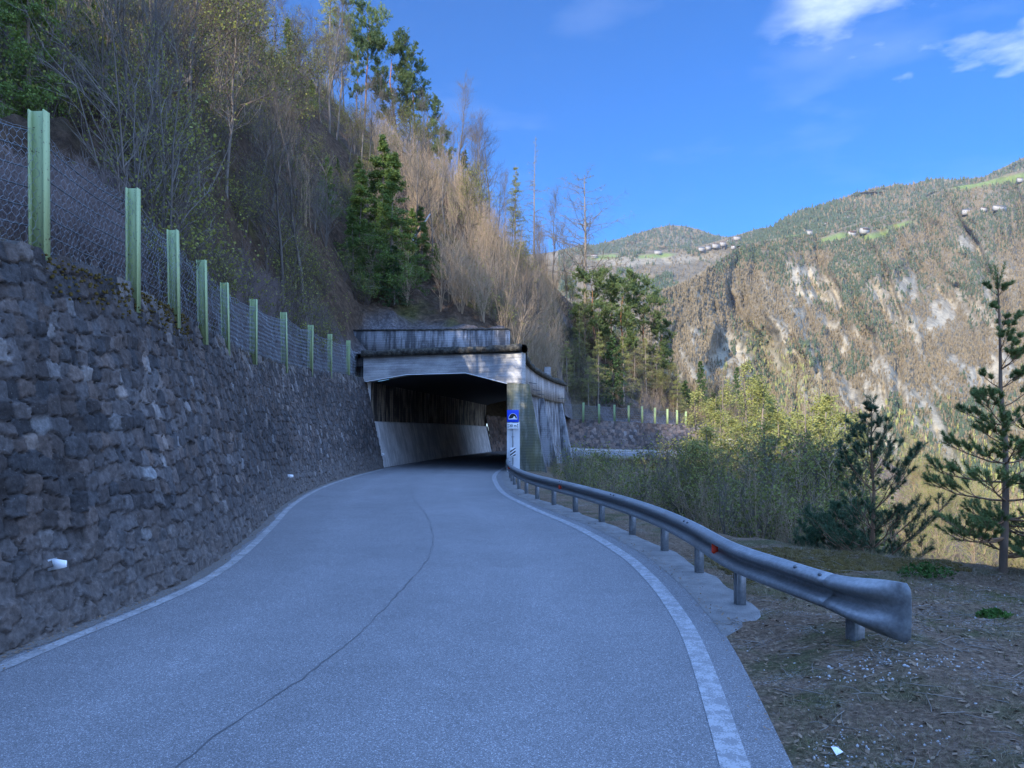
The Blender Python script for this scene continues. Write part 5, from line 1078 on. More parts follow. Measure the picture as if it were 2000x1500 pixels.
# woods on the mountains
ico = np.array([(0,0,1),(.894,0,.447),(.276,.851,.447),(-.724,.526,.447),(-.724,-.526,.447),(.276,-.851,.447),(.724,.526,-.447),(-.276,.851,-.447),(-.894,0,-.447),(-.276,-.851,-.447),(.724,-.526,-.447)])
icf = np.array([(0,1,2),(0,2,3),(0,3,4),(0,4,5),(0,5,1),(1,6,2),(2,7,3),(3,8,4),(4,9,5),(5,10,1),(2,6,7),(3,7,8),(4,8,9),(5,9,10),(1,10,6)])
def cone_tree():
    V = []; T = []
    for z0, z1, r in ((.05, .62, .26), (.38, 1.0, .18)):
        n = len(V); V.append((0, 0, z1)); 
        for k in range(5): V.append((r*math.cos(k*1.2566), r*math.sin(k*1.2566), z0+(.06 if k%2 else 0)))
        T += [(n, n+1+k, n+1+(k+1)%5) for k in range(5)]
    return np.array(V), np.array(T)
cV, cT = cone_tree()
def twig_tree(seed, n=9):
    g = np.random.default_rng(seed); V = []; T = []
    for k in range(n):
        a = g.uniform(0, 6.28); e = g.uniform(.15, .9); d = np.array([math.cos(a)*e, math.sin(a)*e, 1.]); L = g.uniform(.55, 1.0); s = np.array([-math.sin(a), math.cos(a), 0])*.075; b = np.array([math.cos(a), math.sin(a), 0])*.02; i = len(V)
        t = d*np.array([.55, .55, 1])*L; V += [b-s*.5, b+s*.5, t*.65+s, t, t*.65-s]; T += [(i, i+1, i+2), (i, i+2, i+4), (i+4, i+2, i+3)]
    return np.array(V), np.array(T)
tV, tT = twig_tree(3); bV = ico*np.array([.40, .40, .5])+np.array([0, 0, .42])
def scatter(name, G, XX, PY, n, h, wfun, V0, T0, mat, label, seed, vlim=1.0, extra=None):
    g = np.random.default_rng(seed); nx_, ny_ = XX.shape; ny_ -= 3
    i = g.random(n*6)*(nx_-2); j = g.random(n*6)**.8*(ny_-2)*vlim; ii = i.astype(int); jj = j.astype(int); fi = (i-ii)[:, None]; fj = (j-jj)[:, None]
    P = (G[ii, jj]*(1-fi)+G[ii+1, jj]*fi)*(1-fj)+(G[ii, jj+1]*(1-fi)+G[ii+1, jj+1]*fi)*fj
    pxx = XX[ii, jj]+(XX[ii+1, jj]-XX[ii, jj])*fi[:, 0]; pyy = PY[ii, jj]; ok = (pxx > 1090) & (pxx < 2120) & (pyy < 1230)
    area = (P[:, 1]/2000.)**1.6
    ok &= g.random(len(P)) < wfun(pxx, pyy, ii, jj)*np.clip(area*1.6+.12, 0, 1)
    P = P[ok][:n]; m = len(P)
    if extra is not None: P = np.vstack([P, extra]); m = len(P)
    H = h*g.uniform(.6, 1.3, m); a = g.uniform(0, 6.28, m); W = np.stack([V0[None, :, 0]*np.cos(a)[:, None]-V0[None, :, 1]*np.sin(a)[:, None], V0[None, :, 0]*np.sin(a)[:, None]+V0[None, :, 1]*np.cos(a)[:, None], np.repeat(V0[None, :, 2], m, 0)], -1)
    W *= (1+g.normal(size=W.shape)*.22); W *= H[:, None, None]; W += P[:, None]; W[..., 2] -= H[:, None]*.1
    T = (T0[None]+np.arange(m)[:, None, None]*len(V0)).reshape(-1, 3)
    return tag(Acc().add(W.reshape(-1, 3), T=T).obj(name, mat), label, kind='stuff')
def cmask(px, py): return np.clip(fbm(px*.012, py*.016, 41, 4)*2.2+.25+np.clip((560-py)/220, -.45, .55)+fbm(px*.06, py*.06, 47, 3)*.8, 0, 1)
nomead = lambda ii, jj, rk, md: (1-np.clip(rk[ii, jj]*1.3, 0, 1))*(md[ii, jj] < .3)
# a dark wooded spur runs from the upper left down to the middle
spur = lambda px, py: np.maximum(cmask(px, py), np.clip(1.1-abs((py-475)-(px-1450)*.62)/42, 0, 1)*np.clip((1790-px)/100, 0, 1)*(px > 1430))
scatter('far_conifer_wood', G1, XX, PY, 20000, 9, lambda px, py, ii, jj: spur(px, py)*nomead(ii, jj, rkm, mdm), cV, cT, M_FCON, 'dark green conifers scattered over the mountainside across the valley', 81)
scatter('far_bare_wood', G1, XX, PY, 38000, 6.5, lambda px, py, ii, jj: (1-.6*cmask(px, py))*.9*nomead(ii, jj, rkm, mdm), tV, tT, M_FBROWN, 'brown leafless wood covering the mountainside across the valley', 82)
scatter('far_spring_wood', G1, XX, PY, 7000, 9, lambda px, py, ii, jj: pale[ii, jj]*nomead(ii, jj, rkm, mdm), tV, tT, M_FPALE, 'pale green spring wood low on the mountainside', 83)
scatter('far_conifer_wood', G2, XX2, PY2, 6000, 17, lambda px, py, ii, jj: .5+.5*cmask(px, py), cV, cT, M_FCON, 'dark conifer wood on the high ridge at the right', 84)
scatter('far_bare_wood', G2, XX2, PY2, 3000, 14, lambda px, py, ii, jj: 1-.7*cmask(px, py), tV, tT, M_FBROWN, 'brown wood patches on the high ridge at the right', 85)
scatter('far_conifer_wood', G3, XX3, PY3, 4200, 15, lambda px, py, ii, jj: cmask(px*1.3, py*2)*(1-br3[ii, jj]*1.6)*(md3[ii, jj] < .3), cV, cT, M_FCON, 'conifer wood on the middle shelf below the round hill', 86)
scatter('far_bare_wood', G3, XX3, PY3, 2500, 12, lambda px, py, ii, jj: .7*(1-br3[ii, jj])*(md3[ii, jj] < .3), tV, tT, M_FBROWN, 'brown wood on the middle shelf below the round hill', 87)
scatter('far_conifer_wood', G4, XX4, PY4, 6000, 20, lambda px, py, ii, jj: .35+.65*cmask(px*1.2, py*2), cV, cT, M_FCON, 'dark conifer wood covering the round distant hill', 88)
scatter('far_bare_wood', G4, XX4, PY4, 2500, 17, lambda px, py, ii, jj: 1-.7*cmask(px, py), tV, tT, M_FBROWN, 'brown wood patches on the round distant hill', 89)
# farmhouses on the terraces
M_WALLW = m_simple('white_plaster', (.30, .285, .26), .9, var=.12, sc=.3); M_RF = m_simple('brown_tile_roof', (.13, .07, .05), .9, var=.3, sc=.5); M_RFG = m_simple('grey_roof', (.12, .12, .13), .8, sc=.5); M_WOOD = m_simple('dark_timber', (.10, .06, .035), .9, sc=.5)
def house(px, py, G, XX, PY, w, dp, h, rz, roofm, label, timber=False, grp=None):
    p = on_mt(G, XX, PY, px, py); p = PX(px, py, p[1]-dp*.5)
    w *= .8; dp *= .8; h *= .75; r = thing('farmhouse', (p[0], p[1], p[2]), label, 'house', grp, rz=rz); a = Acc().box((0, 0, h/2-3), (w, dp, h+6)); 
    gab = np.array([[-w/2, -dp/2, h], [-w/2, dp/2, h], [-w/2, 0, h+dp*.26], [w/2, -dp/2, h], [w/2, dp/2, h], [w/2, 0, h+dp*.26]]); a.add(gab, T=[[0, 2, 1], [3, 4, 5]]); a.obj('walls', M_WALLW, r)
    o = 1.0; a = Acc()
    for s in (-1, 1): a.hexa(np.array([[-w/2-o, s*(dp/2+o), h-o*.5], [w/2+o, s*(dp/2+o), h-o*.5], [w/2+o, 0, h+dp*.27], [-w/2-o, 0, h+dp*.27], [-w/2-o, s*(dp/2+o), h-o*.5+.5], [w/2+o, s*(dp/2+o), h-o*.5+.5], [w/2+o, 0, h+dp*.27+.5], [-w/2-o, 0, h+dp*.27+.5]]))
    a.obj('roof', roofm, r)
    if timber: Acc().box((0, -dp/2-.3, h*.72), (w*.9, .6, h*.4)).obj('timber_gallery', M_WOOD, r)
    for k in range(3): Acc().box((-w*.3+k*w*.3, -dp/2-.06, h*.32), (w*.09, .12, h*.2)).obj('window', M_GL, r)
H_ = [(1688, 452, G1, XX, PY, 24, 13, 8, .3, M_RFG, 'white farmhouse with wide grey roof beside the small meadow, right one of the pair', True),
 (1664, 457, G1, XX, PY, 20, 11, 6, .1, M_RF, 'smaller white farmhouse with brown roof, left one of the pair on the meadow', True),
 (1886, 415, G1, XX, PY, 20, 12, 8, -.2, M_RFG, 'white boxy house on the upper terrace at the right'),
 (1921, 410, G1, XX, PY, 16, 12, 6, .2, M_RF, 'dark roofed barn between the white terrace house and the long building'),
 (1952, 407, G1, XX, PY, 42, 12, 6, .25, M_RFG, 'long pale terraced building on the upper terrace at the right'),
 (1992, 352, G1, XX, PY, 16, 11, 6, .1, M_RF, 'tiny brown house at the top of the high green meadow'),
 (1580, 455, G1, XX, PY, 16, 9, 6, .0, M_RFG, 'tiny white house at the right end of the saddle meadow'),
 (1616, 440, G2, XX2, PY2, 22, 12, 7, .2, M_RF, 'small white house among trees right of the saddle meadow'),
 (1655, 427, G2, XX2, PY2, 26, 13, 8, .4, M_RF, 'pale house with reddish roof highest on the wooded ridge'),
 (1440, 467, G3, XX3, PY3, 34, 16, 10, .2, M_RFG, 'long white building at the top of the village'),
 (1412, 478, G3, XX3, PY3, 24, 15, 11, .1, M_RF, 'brown roofed house in the middle of the village'),
 (1424, 472, G3, XX3, PY3, 20, 14, 9, -.2, M_RF, 'small roofed house just below the top village building'),
 (1398, 482, G3, XX3, PY3, 30, 16, 11, .3, M_RF, 'large white house with brown roof near the village centre'),
 (1383, 485, G3, XX3, PY3, 20, 14, 8, 0, M_RFG, 'grey roofed village house left of the large white one'),
 (1370, 488, G3, XX3, PY3, 26, 14, 9, .1, M_RFG, 'low white house at the left end of the village'),
 (1432, 484, G3, XX3, PY3, 18, 12, 8, .1, M_RF, 'small white house at the lower right edge of the village'),
 (1285, 494, G3, XX3, PY3, 30, 14, 8, .0, M_RFG, 'white farm on the meadow below the round hill'),
 (1160, 502, G3, XX3, PY3, 30, 15, 9, .1, M_RF, 'reddish roofed farm seen just right of the lone larch trunk')]
for h_ in H_: house(*h_[:11], timber=len(h_) > 11)
#@@SPLIT
# ------------------------------------------------------------------ valley-side trees
def plant_r(root, px, ytop, d, label, wid=1.0, zfix=None, tilt=(0, 0), grp=None, H=None):
    x = (px-1000)/F*d; z = float(Hr(x, d)[0]) if zfix is None else zfix; HH.setdefault(root.name, root_h(root)); h = H or max(1.2, EYE+(HZ-ytop)/F*d-z+.2)
    return put(root, x, d, z-.2, h, label, grp, h0=HH[root.name], wid=wid, tilt=tilt)
def lab_r(px): return 'behind the guardrail' if px < 1500 else 'right of the bend'
for a_ in [(las[0], 1462, 700, 46, 'tall pale green larch with a visible grey trunk, in front of the far bend', 1.15), (las[1], 1418, 745, 50, 'pale green larch just left of the tallest one', 1.2), (las[2], 1500, 760, 54, 'pale green larch behind and right of the tallest one', 1.2),
 (lb[1], 1577, 752, 31, 'thin half-bare larch with crooked drooping branches standing apart', .9), (las[1], 1548, 800, 44, 'small fresh larch between the tall larch and the thin bare one', 1.2), (las[0], 1625, 822, 47, 'low pale larch left of the young roadside pine', 1.3),
 (las[2], 1380, 838, 42, 'yellow-green larch top hiding the far wall end', 1.35), (las[2], 1345, 868, 47, 'lowest yellow-green larch in front of the far guardrail', 1.4), (lb[1], 1415, 720, 44, 'thin grey dead-looking larch stem among the green ones', .7),
 (las[0], 1700, 880, 62, 'sunlit larch crown seen low behind the young pine', 1.4), (las[1], 1590, 850, 60, 'sunlit larch crown behind the thin half-bare larch', 1.5), (las[2], 1520, 820, 66, 'pale sunlit larch farthest down the gully', 1.4),
 (las[0], 1668, 905, 40, 'fresh green larch top behind the left boughs of the young pine', 1.3), (las[1], 1470, 850, 36, 'pale larch close behind the roadside thicket', 1.3)]: plant_r(a_[0], a_[1], a_[2], a_[3], a_[4], a_[5])
for i in range(21):
    px = 1368+i*15+random.uniform(-9, 9); yt = 715+abs(px-1490)*.32+random.uniform(0, 80); plant_r(las[i%3], px, yt, random.uniform(36, 62), 'pale green larch in the stand below the far bend', random.uniform(1.3, 1.7), grp='pale green larches in the gully')
for i in range(10):
    px = random.uniform(1330, 1640); plant_r(las[(i+1)%3], px, random.uniform(800, 880), random.uniform(30, 44), 'fresh yellow-green young larch close behind the roadside shrubs', random.uniform(1.5, 2.0), grp='young larches close behind the roadside shrubs')
# thin budding trees and saplings on the bank below the rail
k_ = 0
for i in range(34):
    d = random.uniform(17, 40); px = random.uniform(1130, 1640); ex_ = np.interp(d, VE[4:13, 1], VE[4:13, 0]); x = (px-1000)/F*d
    if x < ex_+1.0: continue
    k = random.choice([bb[0], bb[2], wh[1], wh[2], bt[2]]); yt = random.uniform(885, 960)+(1450-px)*.05
    nm = k.name.split('.')[0]; zz = 'between the guardrail and the gully' if px < 1400 else 'among the larches right of the gully'
    plant_r(k, px, yt, d, adj[nm]+' '+zz, 1.2, grp=adj[nm].split(' with')[0]+'s '+zz)
spb = []; spc = []; spd = []
for i in range(820):
    d = random.uniform(12.5, 62)**1.0; px = random.uniform(1045, 1720); x = (px-1000)/F*d; z = float(Hr(x, d)[0])
    ex_ = np.interp(d, VE[4:16, 1], VE[4:16, 0])
    if x < ex_+.5 or (1600 < px and d < 14.5): continue
    if x-ex_ < 14: spb.append((x, d, z-.1, min(random.uniform(.6, 1.8), max(.35, (EYE-random.uniform(20, 110)/F*d-z)/2.35)), random.uniform(0, 6.28)))
    else: spc.append((x, d, z-.1, random.uniform(.9, 1.6), random.uniform(0, 6.28)))
shr2 = [shrub_np(350+i, 6, 2.2, (5, 3), .42, 2, rm=.006) for i in range(6)]
brush('bank_shrubs', spb[::2], [s[0] for s in shr2], B_TAN, 'tan leafless shrubs on the bank behind the guardrail'); brush('bank_undergrowth', spb[1::2], [s[0] for s in shr2], B_GREY, 'dense leafless shrubs on the bank just behind the guardrail'); brush('bank_buds', spb, [s[1] for s in shr2], L_BUD, 'olive buds on the shrubs behind the guardrail')
brush('gully_thicket', spc, [s[0] for s in tal], B_TAN, 'tan stems filling the gully below the bend'); brush('gully_buds', spc+spc[::2], [s[1] for s in tal], L_BUD, 'yellow-green buds in the gully below the bend')
low = []
g_ = np.random.default_rng(5)
lowt = [shrub_np(330+i, 8, 6.0, (8, 4), .4, 12) for i in range(3)]
for i in range(620):
    d = random.uniform(32, 150); px = random.uniform(1350, 2150); x = (px-1000)/F*d; z = float(Hr(x, d)[0])
    if z > -6: continue
    low.append((x, d, z-.2, random.uniform(.7, 1.4), random.uniform(0, 6.28)))
brush('slope_wood', low, [s[0] for s in lowt], B_TAN, 'stems of the pale green wood on the slope below the road'); brush('slope_foliage', low, [s[1] for s in lowt], L_LARCH, 'fresh green foliage of the wood on the slope below the road')
# ------------------------------------------------------------------ young pines beside the verge
def shoot_needles(A, B, n, L, W, g, up=.35):
    m = len(A); idx = np.repeat(np.arange(m), n); t = g.random(len(idx))[:, None]; T = B-A; T = (T/(np.linalg.norm(T, axis=1, keepdims=True)+1e-9))[idx]; pos = A[idx]*(1-t)+B[idx]*t
    N = T*g.uniform(.55, 1.0, (len(idx), 1))+rnd_perp(T, g)*.75; N /= np.linalg.norm(N, axis=1, keepdims=True); return Acc().needles(pos, N, rnd_perp(N, g), L*g.uniform(.75, 1.1, len(idx)), np.full(len(idx), W))
def young_pine(seed, H, name, label, loc, whorls, r, bl, nsub=5, need=60, nl=.06, nw=.0022, t0=.06, gap=None, leaf=L_PINEB, rz=0, ang0=62, sparse=1.0, lean=.02):
    g = np.random.default_rng(seed); P, R0 = trunk(H, r, 12, lean, H*.003, g); root = thing(name, loc, label, 'tree', rz=rz)
    Acc().tubes(P, R0, 9).obj('trunk', B_YPINE if gap is None else B_PINE, root)
    segA = []; segB = []; br = Acc()
    for k, t in enumerate(np.linspace(t0, .93, whorls)):
        nb = g.integers(4, 7) if gap is None else g.integers(2, 5)
        Lb = bl*(1.02-t)**.8*g.uniform(.75, 1.1); ang = ang0-30*t
        i = t*11; ii = min(int(i), 10); base = P[0, ii]*(1-(i-ii))+P[0, ii+1]*(i-ii); rb = max(.006, r*(1-t)*.42)
        for b in range(nb):
            az = g.uniform(0, 6.28) if gap is not None else b*6.283/nb+k*1.1+g.normal()*.25; L = Lb*g.uniform(.65, 1.15); an = math.radians(ang+g.normal()*7)
            D = np.array([math.cos(az)*math.sin(an), math.sin(az)*math.sin(an), math.cos(an)]); s = np.linspace(0, 1, 6); Q = base+D*(L*s)[:, None]; Q[:, 2] += L*(.22*s**2-.12*s*(1-t)*2*(1 if gap is None else 1.8)); Q[1:] += g.normal(size=(5, 3))*L*.012
            br.tubes(Q[None], (rb*(1-s*.75))[None], 5); segA.append(Q[-2]); segB.append(Q[-1]+(Q[-1]-Q[-2])*.15)
            ns = max(2, int(nsub*L/bl*1.6))
            for j in range(ns):
                u = .30+.62*(j+g.random()*.6)/ns; ki = u*5; kk = min(int(ki), 4); c = Q[kk]*(1-(ki-kk))+Q[kk+1]*(ki-kk); T = Q[kk+1]-Q[kk]; T /= np.linalg.norm(T); pv = np.cross(T, [0, 0, 1]); pv /= np.linalg.norm(pv)+1e-9
                d2 = T*.75+pv*(1 if j%2 else -1)*.75+np.array([0, 0, .30]); d2 /= np.linalg.norm(d2); l2 = L*(.42-.22*u)*g.uniform(.8, 1.25)
                e = c+d2*l2+np.array([0, 0, l2*.2]); m_ = (c+e)/2-np.array([0, 0, l2*.04]); br.tubes(np.array([[c, m_, e]]), np.array([[rb*.4, rb*.3, .003]]), 4); segA.append(m_); segB.append(e)
                for w_ in range(2 if l2 > .18 else 1):
                    st = c*(1-.35-.3*w_)+e*(.35+.3*w_); d3 = d2*.7+pv*(1 if w_ else -1)*.6+np.array([0, 0, .45]); d3 /= np.linalg.norm(d3); l3 = l2*.5*g.uniform(.7, 1.2); br.tubes(np.array([[st, st+d3*l3]]), np.array([[.004, .002]]), 3); segA.append(st+d3*l3*.2); segB.append(st+d3*l3)
    # leader with upright candles
    top = P[0, -1]; 
    for q in range(5): a = q*1.256; dd = np.array([math.cos(a)*.3, math.sin(a)*.3, 1]); dd /= np.linalg.norm(dd); l = H*.085; segA.append(top-np.array([0, 0, H*.05])); segB.append(top-np.array([0, 0, H*.05])+dd*l)
    segA.append(top-np.array([0, 0, H*.10])); segB.append(top+np.array([0, 0, H*.03]))
    segA = np.array(segA); segB = np.array(segB); ln = np.linalg.norm(segB-segA, axis=1); n = int(need*sparse)
    br.obj('branches', B_YPINE, root); shoot_needles(segA, segB, n, nl, nw, g).obj('foliage', leaf, root); return root
x = .4866*12.6; zf = float(gz(x, 12.6)) if True else 0
young_pine(901, EYE+(HZ-785)/F*12.6+.75, 'young_pine', 'young dark green pine in front of the valley, right of the guardrail bend', (x, 12.6, -.75), 10, .05, 1.75, 5, 80, .085, .0032, ang0=60)
young_pine(902, 1.75, 'young_pine', 'low bushy young pine at the left foot of the taller young pine', ((1635-1000)/F*13.4, 13.4, -1.0), 7, .035, 1.25, 6, 90, .07, .0032)
young_pine(903, 1.5, 'young_pine', 'smallest young pine behind the mossy mound, leftmost of the young pines', ((1582-1000)/F*14.2, 14.2, -1.3), 6, .03, .95, 5, 80, .065, .0032)
young_pine(904, 4.35, 'scots_pine', 'sparse scots pine with an orange trunk at the right edge of the picture', (.664*10.2, 10.2, -.06), 15, .058, 1.30, 7, 110, .065, .0032, t0=.10, gap=1, leaf=L_PINE, ang0=76, lean=.01)
young_pine(905, 3.9, 'scots_pine', 'second scots pine just outside the right edge, only its left boughs in view', (.745*10.4, 10.4, -.2), 15, .06, 1.55, 7, 110, .065, .0032, t0=.12, gap=1, leaf=L_PINE, ang0=74, lean=.01)
# ------------------------------------------------------------------ verge details
def blades(spots, n, h, w_, g, lay=.5, mat=L_DRY, name='dry_grass', label=''):
    C = np.repeat(np.array(spots), n, 0); C[:, :2] += g.normal(size=(len(C), 2))*.05; D = g.normal(size=C.shape)*lay; D[:, 2] = np.abs(D[:, 2])+.5*(1-lay)+.12; D /= np.linalg.norm(D, axis=1, keepdims=True)
    L = h*g.uniform(.4, 1.3, len(C)); return tag(Acc().needles(C, D, rnd_perp(D, g), L, w_*g.uniform(.6, 1.3, len(C))).obj(name, mat), label, kind='stuff')
g = np.random.default_rng(77)
def verge_pts(n, x0=1.9, x1=9.2, y0=3.6, y1=12.8, dens=None):
    out = []
    while len(out) < n:
        x = g.uniform(x0, x1); y = g.uniform(y0, y1); xe = np.interp(y, Rc[:220, 1], Rc[:220, 0])
        if x < xe+.12: continue
        if 8.3 < y < 13.5 and x < np.interp(y, RAIL[::-1][:, 1][::-1], RAIL[:, 0])+.33: continue
        if x > np.interp(y, [3, 9, 10.2, 11.3, 13], [9.2, 8.8, 7.3, 5.9, 5.0])+.2: continue
        if dens is not None and g.random() > dens(x, y): continue
        out.append((x, y, gz(x, y)))
    return out
patch = lambda x, y: float(np.clip(fbm(np.array([x*.8]), np.array([y*.8]), 61, 3)[0]*2.5+.4, .03, 1))
blades(verge_pts(7000, dens=patch), 5, .08, .0018, g, .75, L_DRY, 'dry_grass', 'flattened dry grass on the verge')
blades(verge_pts(900, dens=lambda x, y: patch(x+9, y)*(.25+.75*(y > 8.5))), 6, .07, .002, g, .5, L_GRASS, 'grass', 'short green grass on the verge')
blades([p for p in verge_pts(1500, y0=8.6) if p[1] > 9.2 or p[0] > 7.5][:700], 7, .16, .002, g, .55, L_DRY, 'verge_edge_grass', 'longer dry grass along the edge of the drop')
# fallen needles, twigs, gravel
P_ = np.array(verge_pts(15000)); D = g.normal(size=P_.shape); D[:, 2] *= .12; D /= np.linalg.norm(D, axis=1, keepdims=True); P_[:, 2] += .006
tag(Acc().needles(P_, D, rnd_perp(D, g), g.uniform(.03, .10, len(P_)), np.full(len(P_), .0022)).obj('needle_litter', m_simple('brown_litter', (.24, .15, .10), .9, var=.5, sc=12)), 'brown needle litter on the verge', kind='stuff')
P_ = np.array(verge_pts(800)); D = g.normal(size=P_.shape); D[:, 2] *= .08; D /= np.linalg.norm(D, axis=1, keepdims=True); L = g.uniform(.08, .38, len(P_)); Q = np.stack([P_, P_+D*(L*.5)[:, None]+g.normal(size=P_.shape)*.015, P_+D*L[:, None]], 1); Q[..., 2] = np.maximum(Q[..., 2], P_[:, None, 2])+.010
tag(Acc().tubes(Q, np.repeat(np.array([[.004, .003, .002]]), len(Q), 0), 4).obj('twig_litter', m_simple('grey_twig', (.22, .19, .16), .9, var=.4, sc=9)), 'small grey twigs lying on the verge', kind='stuff')
def stones(pts, s0, s1, name, mat, label):
    m = len(pts); S = g.uniform(s0, s1, m)*g.uniform(.5, 1, m); V = ico[None]*S[:, None, None]*g.uniform(.6, 1.2, (m, 1, 3)); V = V*(1+g.normal(size=V.shape)*.15); V += np.array(pts)[:, None]+np.array([0, 0, .002]); T = (icf[None]+np.arange(m)[:, None, None]*11).reshape(-1, 3)
    return tag(Acc().add(V.reshape(-1, 3), T=T).obj(name, mat), label, kind='stuff')
M_GRV = m_simple('pale_gravel', (.40, .39, .38), .9, var=.4, sc=15)
gp = verge_pts(650, dens=lambda x, y: .04+.88*(math.hypot((x-2.35)/.5, (y-4.85)/.28) < 1)+.8*(math.hypot((x-3.2)/.7, (y-6.1)/.3) < 1))
stones(gp, .006, .016, 'gravel', M_GRV, 'scattered pale gravel on the verge')
rp = []
for i in range(420):
    y = 4+abs(g.normal())*7; x = g.uniform(-4.5, 2.2); rp.append((x, y, .004))
stones([p for p in rp if p[0] < np.interp(p[1], Rc[:220, 1], Rc[:220, 0])-.02], .003, .008, 'road_grit', M_GRV, 'loose grit on the asphalt')
P_ = np.array(verge_pts(3200)); D = g.normal(size=P_.shape); D[:, 2] *= .3; D /= np.linalg.norm(D, axis=1, keepdims=True); U = np.stack([-D[:, 1], D[:, 0], g.normal(size=len(P_))*.4], 1); P_[:, 2] += .012
tag(Acc().cards(P_, D, U, g.uniform(.025, .07, len(P_)), g.uniform(.008, .02, len(P_))).obj('fallen_leaves', m_simple('bleached_leaves', (.21, .15, .10), .9, var=.7, sc=5)), 'bleached dead leaves scattered on the verge', kind='stuff')
# leaves and needles gathered along the foot of the wall and the shoulder
lf_ = []
for i in range(1500):
    y = 6.5+34*g.random()**1.5; xl = np.interp(y, Lc[:220, 1], Lc[:220, 0]); lf_.append((xl+.03+abs(g.normal())*.13, y, .012))
for i in range(700):
    y = g.uniform(4, 26); xr = np.interp(y, Rc[:220, 1], Rc[:220, 0]); lf_.append((xr+g.normal()*.10+.05, y, .02))
lf_ = np.array(lf_); D = g.normal(size=lf_.shape); D[:, 2] *= .25; D /= np.linalg.norm(D, axis=1, keepdims=True); U = np.stack([-D[:, 1], D[:, 0], D[:, 2]*0+.1], 1)
tag(Acc().cards(lf_, D, U, g.uniform(.02, .05, len(lf_)), g.uniform(.006, .014, len(lf_))).obj('leaf_litter', m_simple('dead_leaves', (.20, .13, .08), .9, var=.6, sc=8)), 'small dead leaves along the road edges', kind='stuff')
# moss cushions on the mound and at the shoulder edge
mp = [(x, y, z) for x, y, z in verge_pts(1500, x0=3.2, x1=6.4, y0=10.2, y1=12.6)]
m = len(mp); S = g.uniform(.03, .10, m); V = ico[None]*S[:, None, None]*np.array([1, 1, .35])+np.array(mp)[:, None]; tag(Acc().add(V.reshape(-1, 3), T=(icf[None]+np.arange(m)[:, None, None]*11).reshape(-1, 3)).obj('moss', M_MOSS, smooth=True), 'yellow-brown moss on the mound behind the guardrail end', kind='stuff')
# green weeds
def weed(x, y, s, label, seed):
    g2 = np.random.default_rng(seed); r = thing('weed', (x, y, gz(x, y)), label, 'plant'); n = 420; a = g2.uniform(0, 6.28, n); rr = s*np.sqrt(g2.random(n)); C = np.stack([np.cos(a)*rr, np.sin(a)*rr*.6, g2.random(n)*s*.55*(1-rr/s*.6)], 1); D = g2.normal(size=C.shape); D[:, 2] = abs(D[:, 2]); D /= np.linalg.norm(D, axis=1, keepdims=True)
    Acc().cards(C, D, rnd_perp(D, g2), .05*g2.uniform(.6, 1.3, n), np.full(n, .014)).obj('leaves', L_WEED, r)
    A = np.zeros((26, 3)); A[:, :2] = g2.normal(size=(26, 2))*s*.2; B = A+np.stack([g2.normal(size=26)*s*.4, g2.normal(size=26)*s*.25, g2.uniform(.3, .6, 26)*s], 1); Acc().tubes(np.stack([A, B], 1), np.full((26, 2), .003), 3).obj('stems', L_WEED, r)
weed(.555*10.0, 9.9, .38, 'low dark green leafy weed at the edge of the drop right of the rail end', 3)
weed(4.95, 7.6, .16, 'tiny green weed at the right edge of the picture on the verge', 4)
sc_ = thing('paper_scrap', ((1633-1000)/F*4.8, 4.78, .05), 'torn white paper scrap on the dirt at the bottom right', 'litter', rz=.4); Acc().add([[-.03, -.02, -.02], [.035, -.015, -.01], [.03, .03, .0], [-.02, .035, .015], [0, .005, .02]], T=[[0, 1, 4], [1, 2, 4], [2, 3, 4], [3, 0, 4]]).obj('sheet', M_SWHITE, sc_)
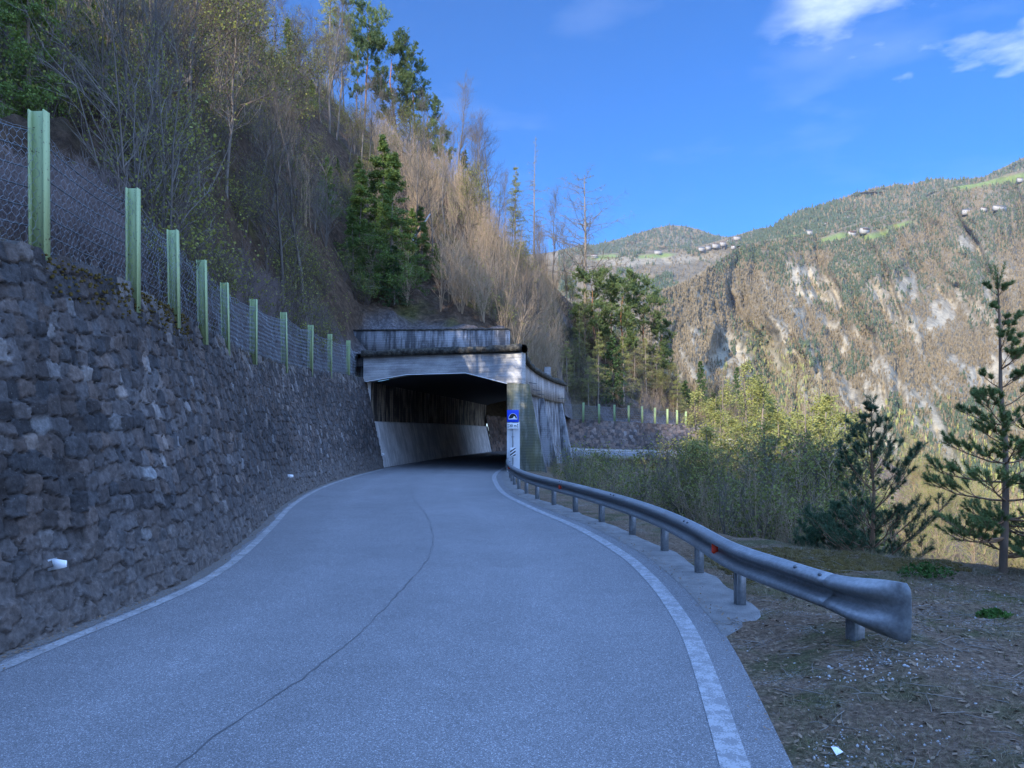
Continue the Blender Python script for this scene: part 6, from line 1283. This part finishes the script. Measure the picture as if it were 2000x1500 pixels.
# dead grass fringe and low plants along the top of the near wall
fr2 = []
for i in range(2400):
    y = g.uniform(7, 40)**1.0; q = wall_top(y, g.uniform(.05, .9)); fr2.append((q[0], q[1], q[2]+.02))
blades(fr2, 4, .22, .003, g, .6, L_DRY, 'wall_top_grass', 'dry grass growing behind the top of the near stone wall')
# moss tufts between the top stones
fr3 = []
for i in range(420):
    y = g.uniform(8.6, 13.5); q = wall_top(y, -g.uniform(.02, .10)); fr3.append((q[0], q[1], q[2]-g.random()**2*.5-.02))
m = len(fr3); fr3 = np.array(fr3); fr3[:, 0] += (np.array([wall_top(p[1], 0)[2] for p in fr3])-fr3[:, 2])*.21+.03; S = g.uniform(.008, .028, m); V = ico[None]*S[:, None, None]+fr3[:, None]; tag(Acc().add(V.reshape(-1, 3), T=(icf[None]+np.arange(m)[:, None, None]*11).reshape(-1, 3)).obj('wall_moss', M_MOSS), 'orange-brown moss in the top joints of the near wall', kind='stuff')
# heather-like dry scrub behind the net at the left
hs = []
for i in range(900):
    px = random.uniform(-60, 640); th = px_th(px); r0, z0, rc, zc = hill_ray(th); r = r0+random.uniform(.4, 4.5); d = r*math.cos(R_(th)); x, y, z, _ = Hl(px, d); hs.append((x, y, z-.05, random.uniform(.25, .5), random.uniform(0, 6.28)))
brush('dry_scrub', hs, [s[0] for s in shr], m_simple('purple_grey_scrub', (.20, .16, .15), .9, var=.5, sc=2), 'low purplish dry scrub behind the wire net')
# ------------------------------------------------------------------ air
hz_m = bpy.data.materials.new('haze_air'); hz_m.use_nodes = True; nt = hz_m.node_tree; nt.nodes.remove(nt.nodes['Principled BSDF']); pv = nt.nodes.new('ShaderNodeVolumePrincipled')
pv.inputs['Color'].default_value = (.90, .93, .98, 1); pv.inputs['Density'].default_value = 0.000036; pv.inputs['Anisotropy'].default_value = 0.2; nt.links.new(pv.outputs[0], nt.nodes['Material Output'].inputs['Volume'])
tag(Acc().box((800, 3500, 450), (9000, 9000, 2260)).obj('haze', hz_m), 'thin blue air over the valley', kind='stuff')
# ------------------------------------------------------------------ tidy: prototypes that were never planted
for nm in list(KIDS):
    if nm not in used and nm in bpy.data.objects:
        for k in KIDS[nm]: bpy.data.objects.remove(k)
        bpy.data.objects.remove(bpy.data.objects[nm])
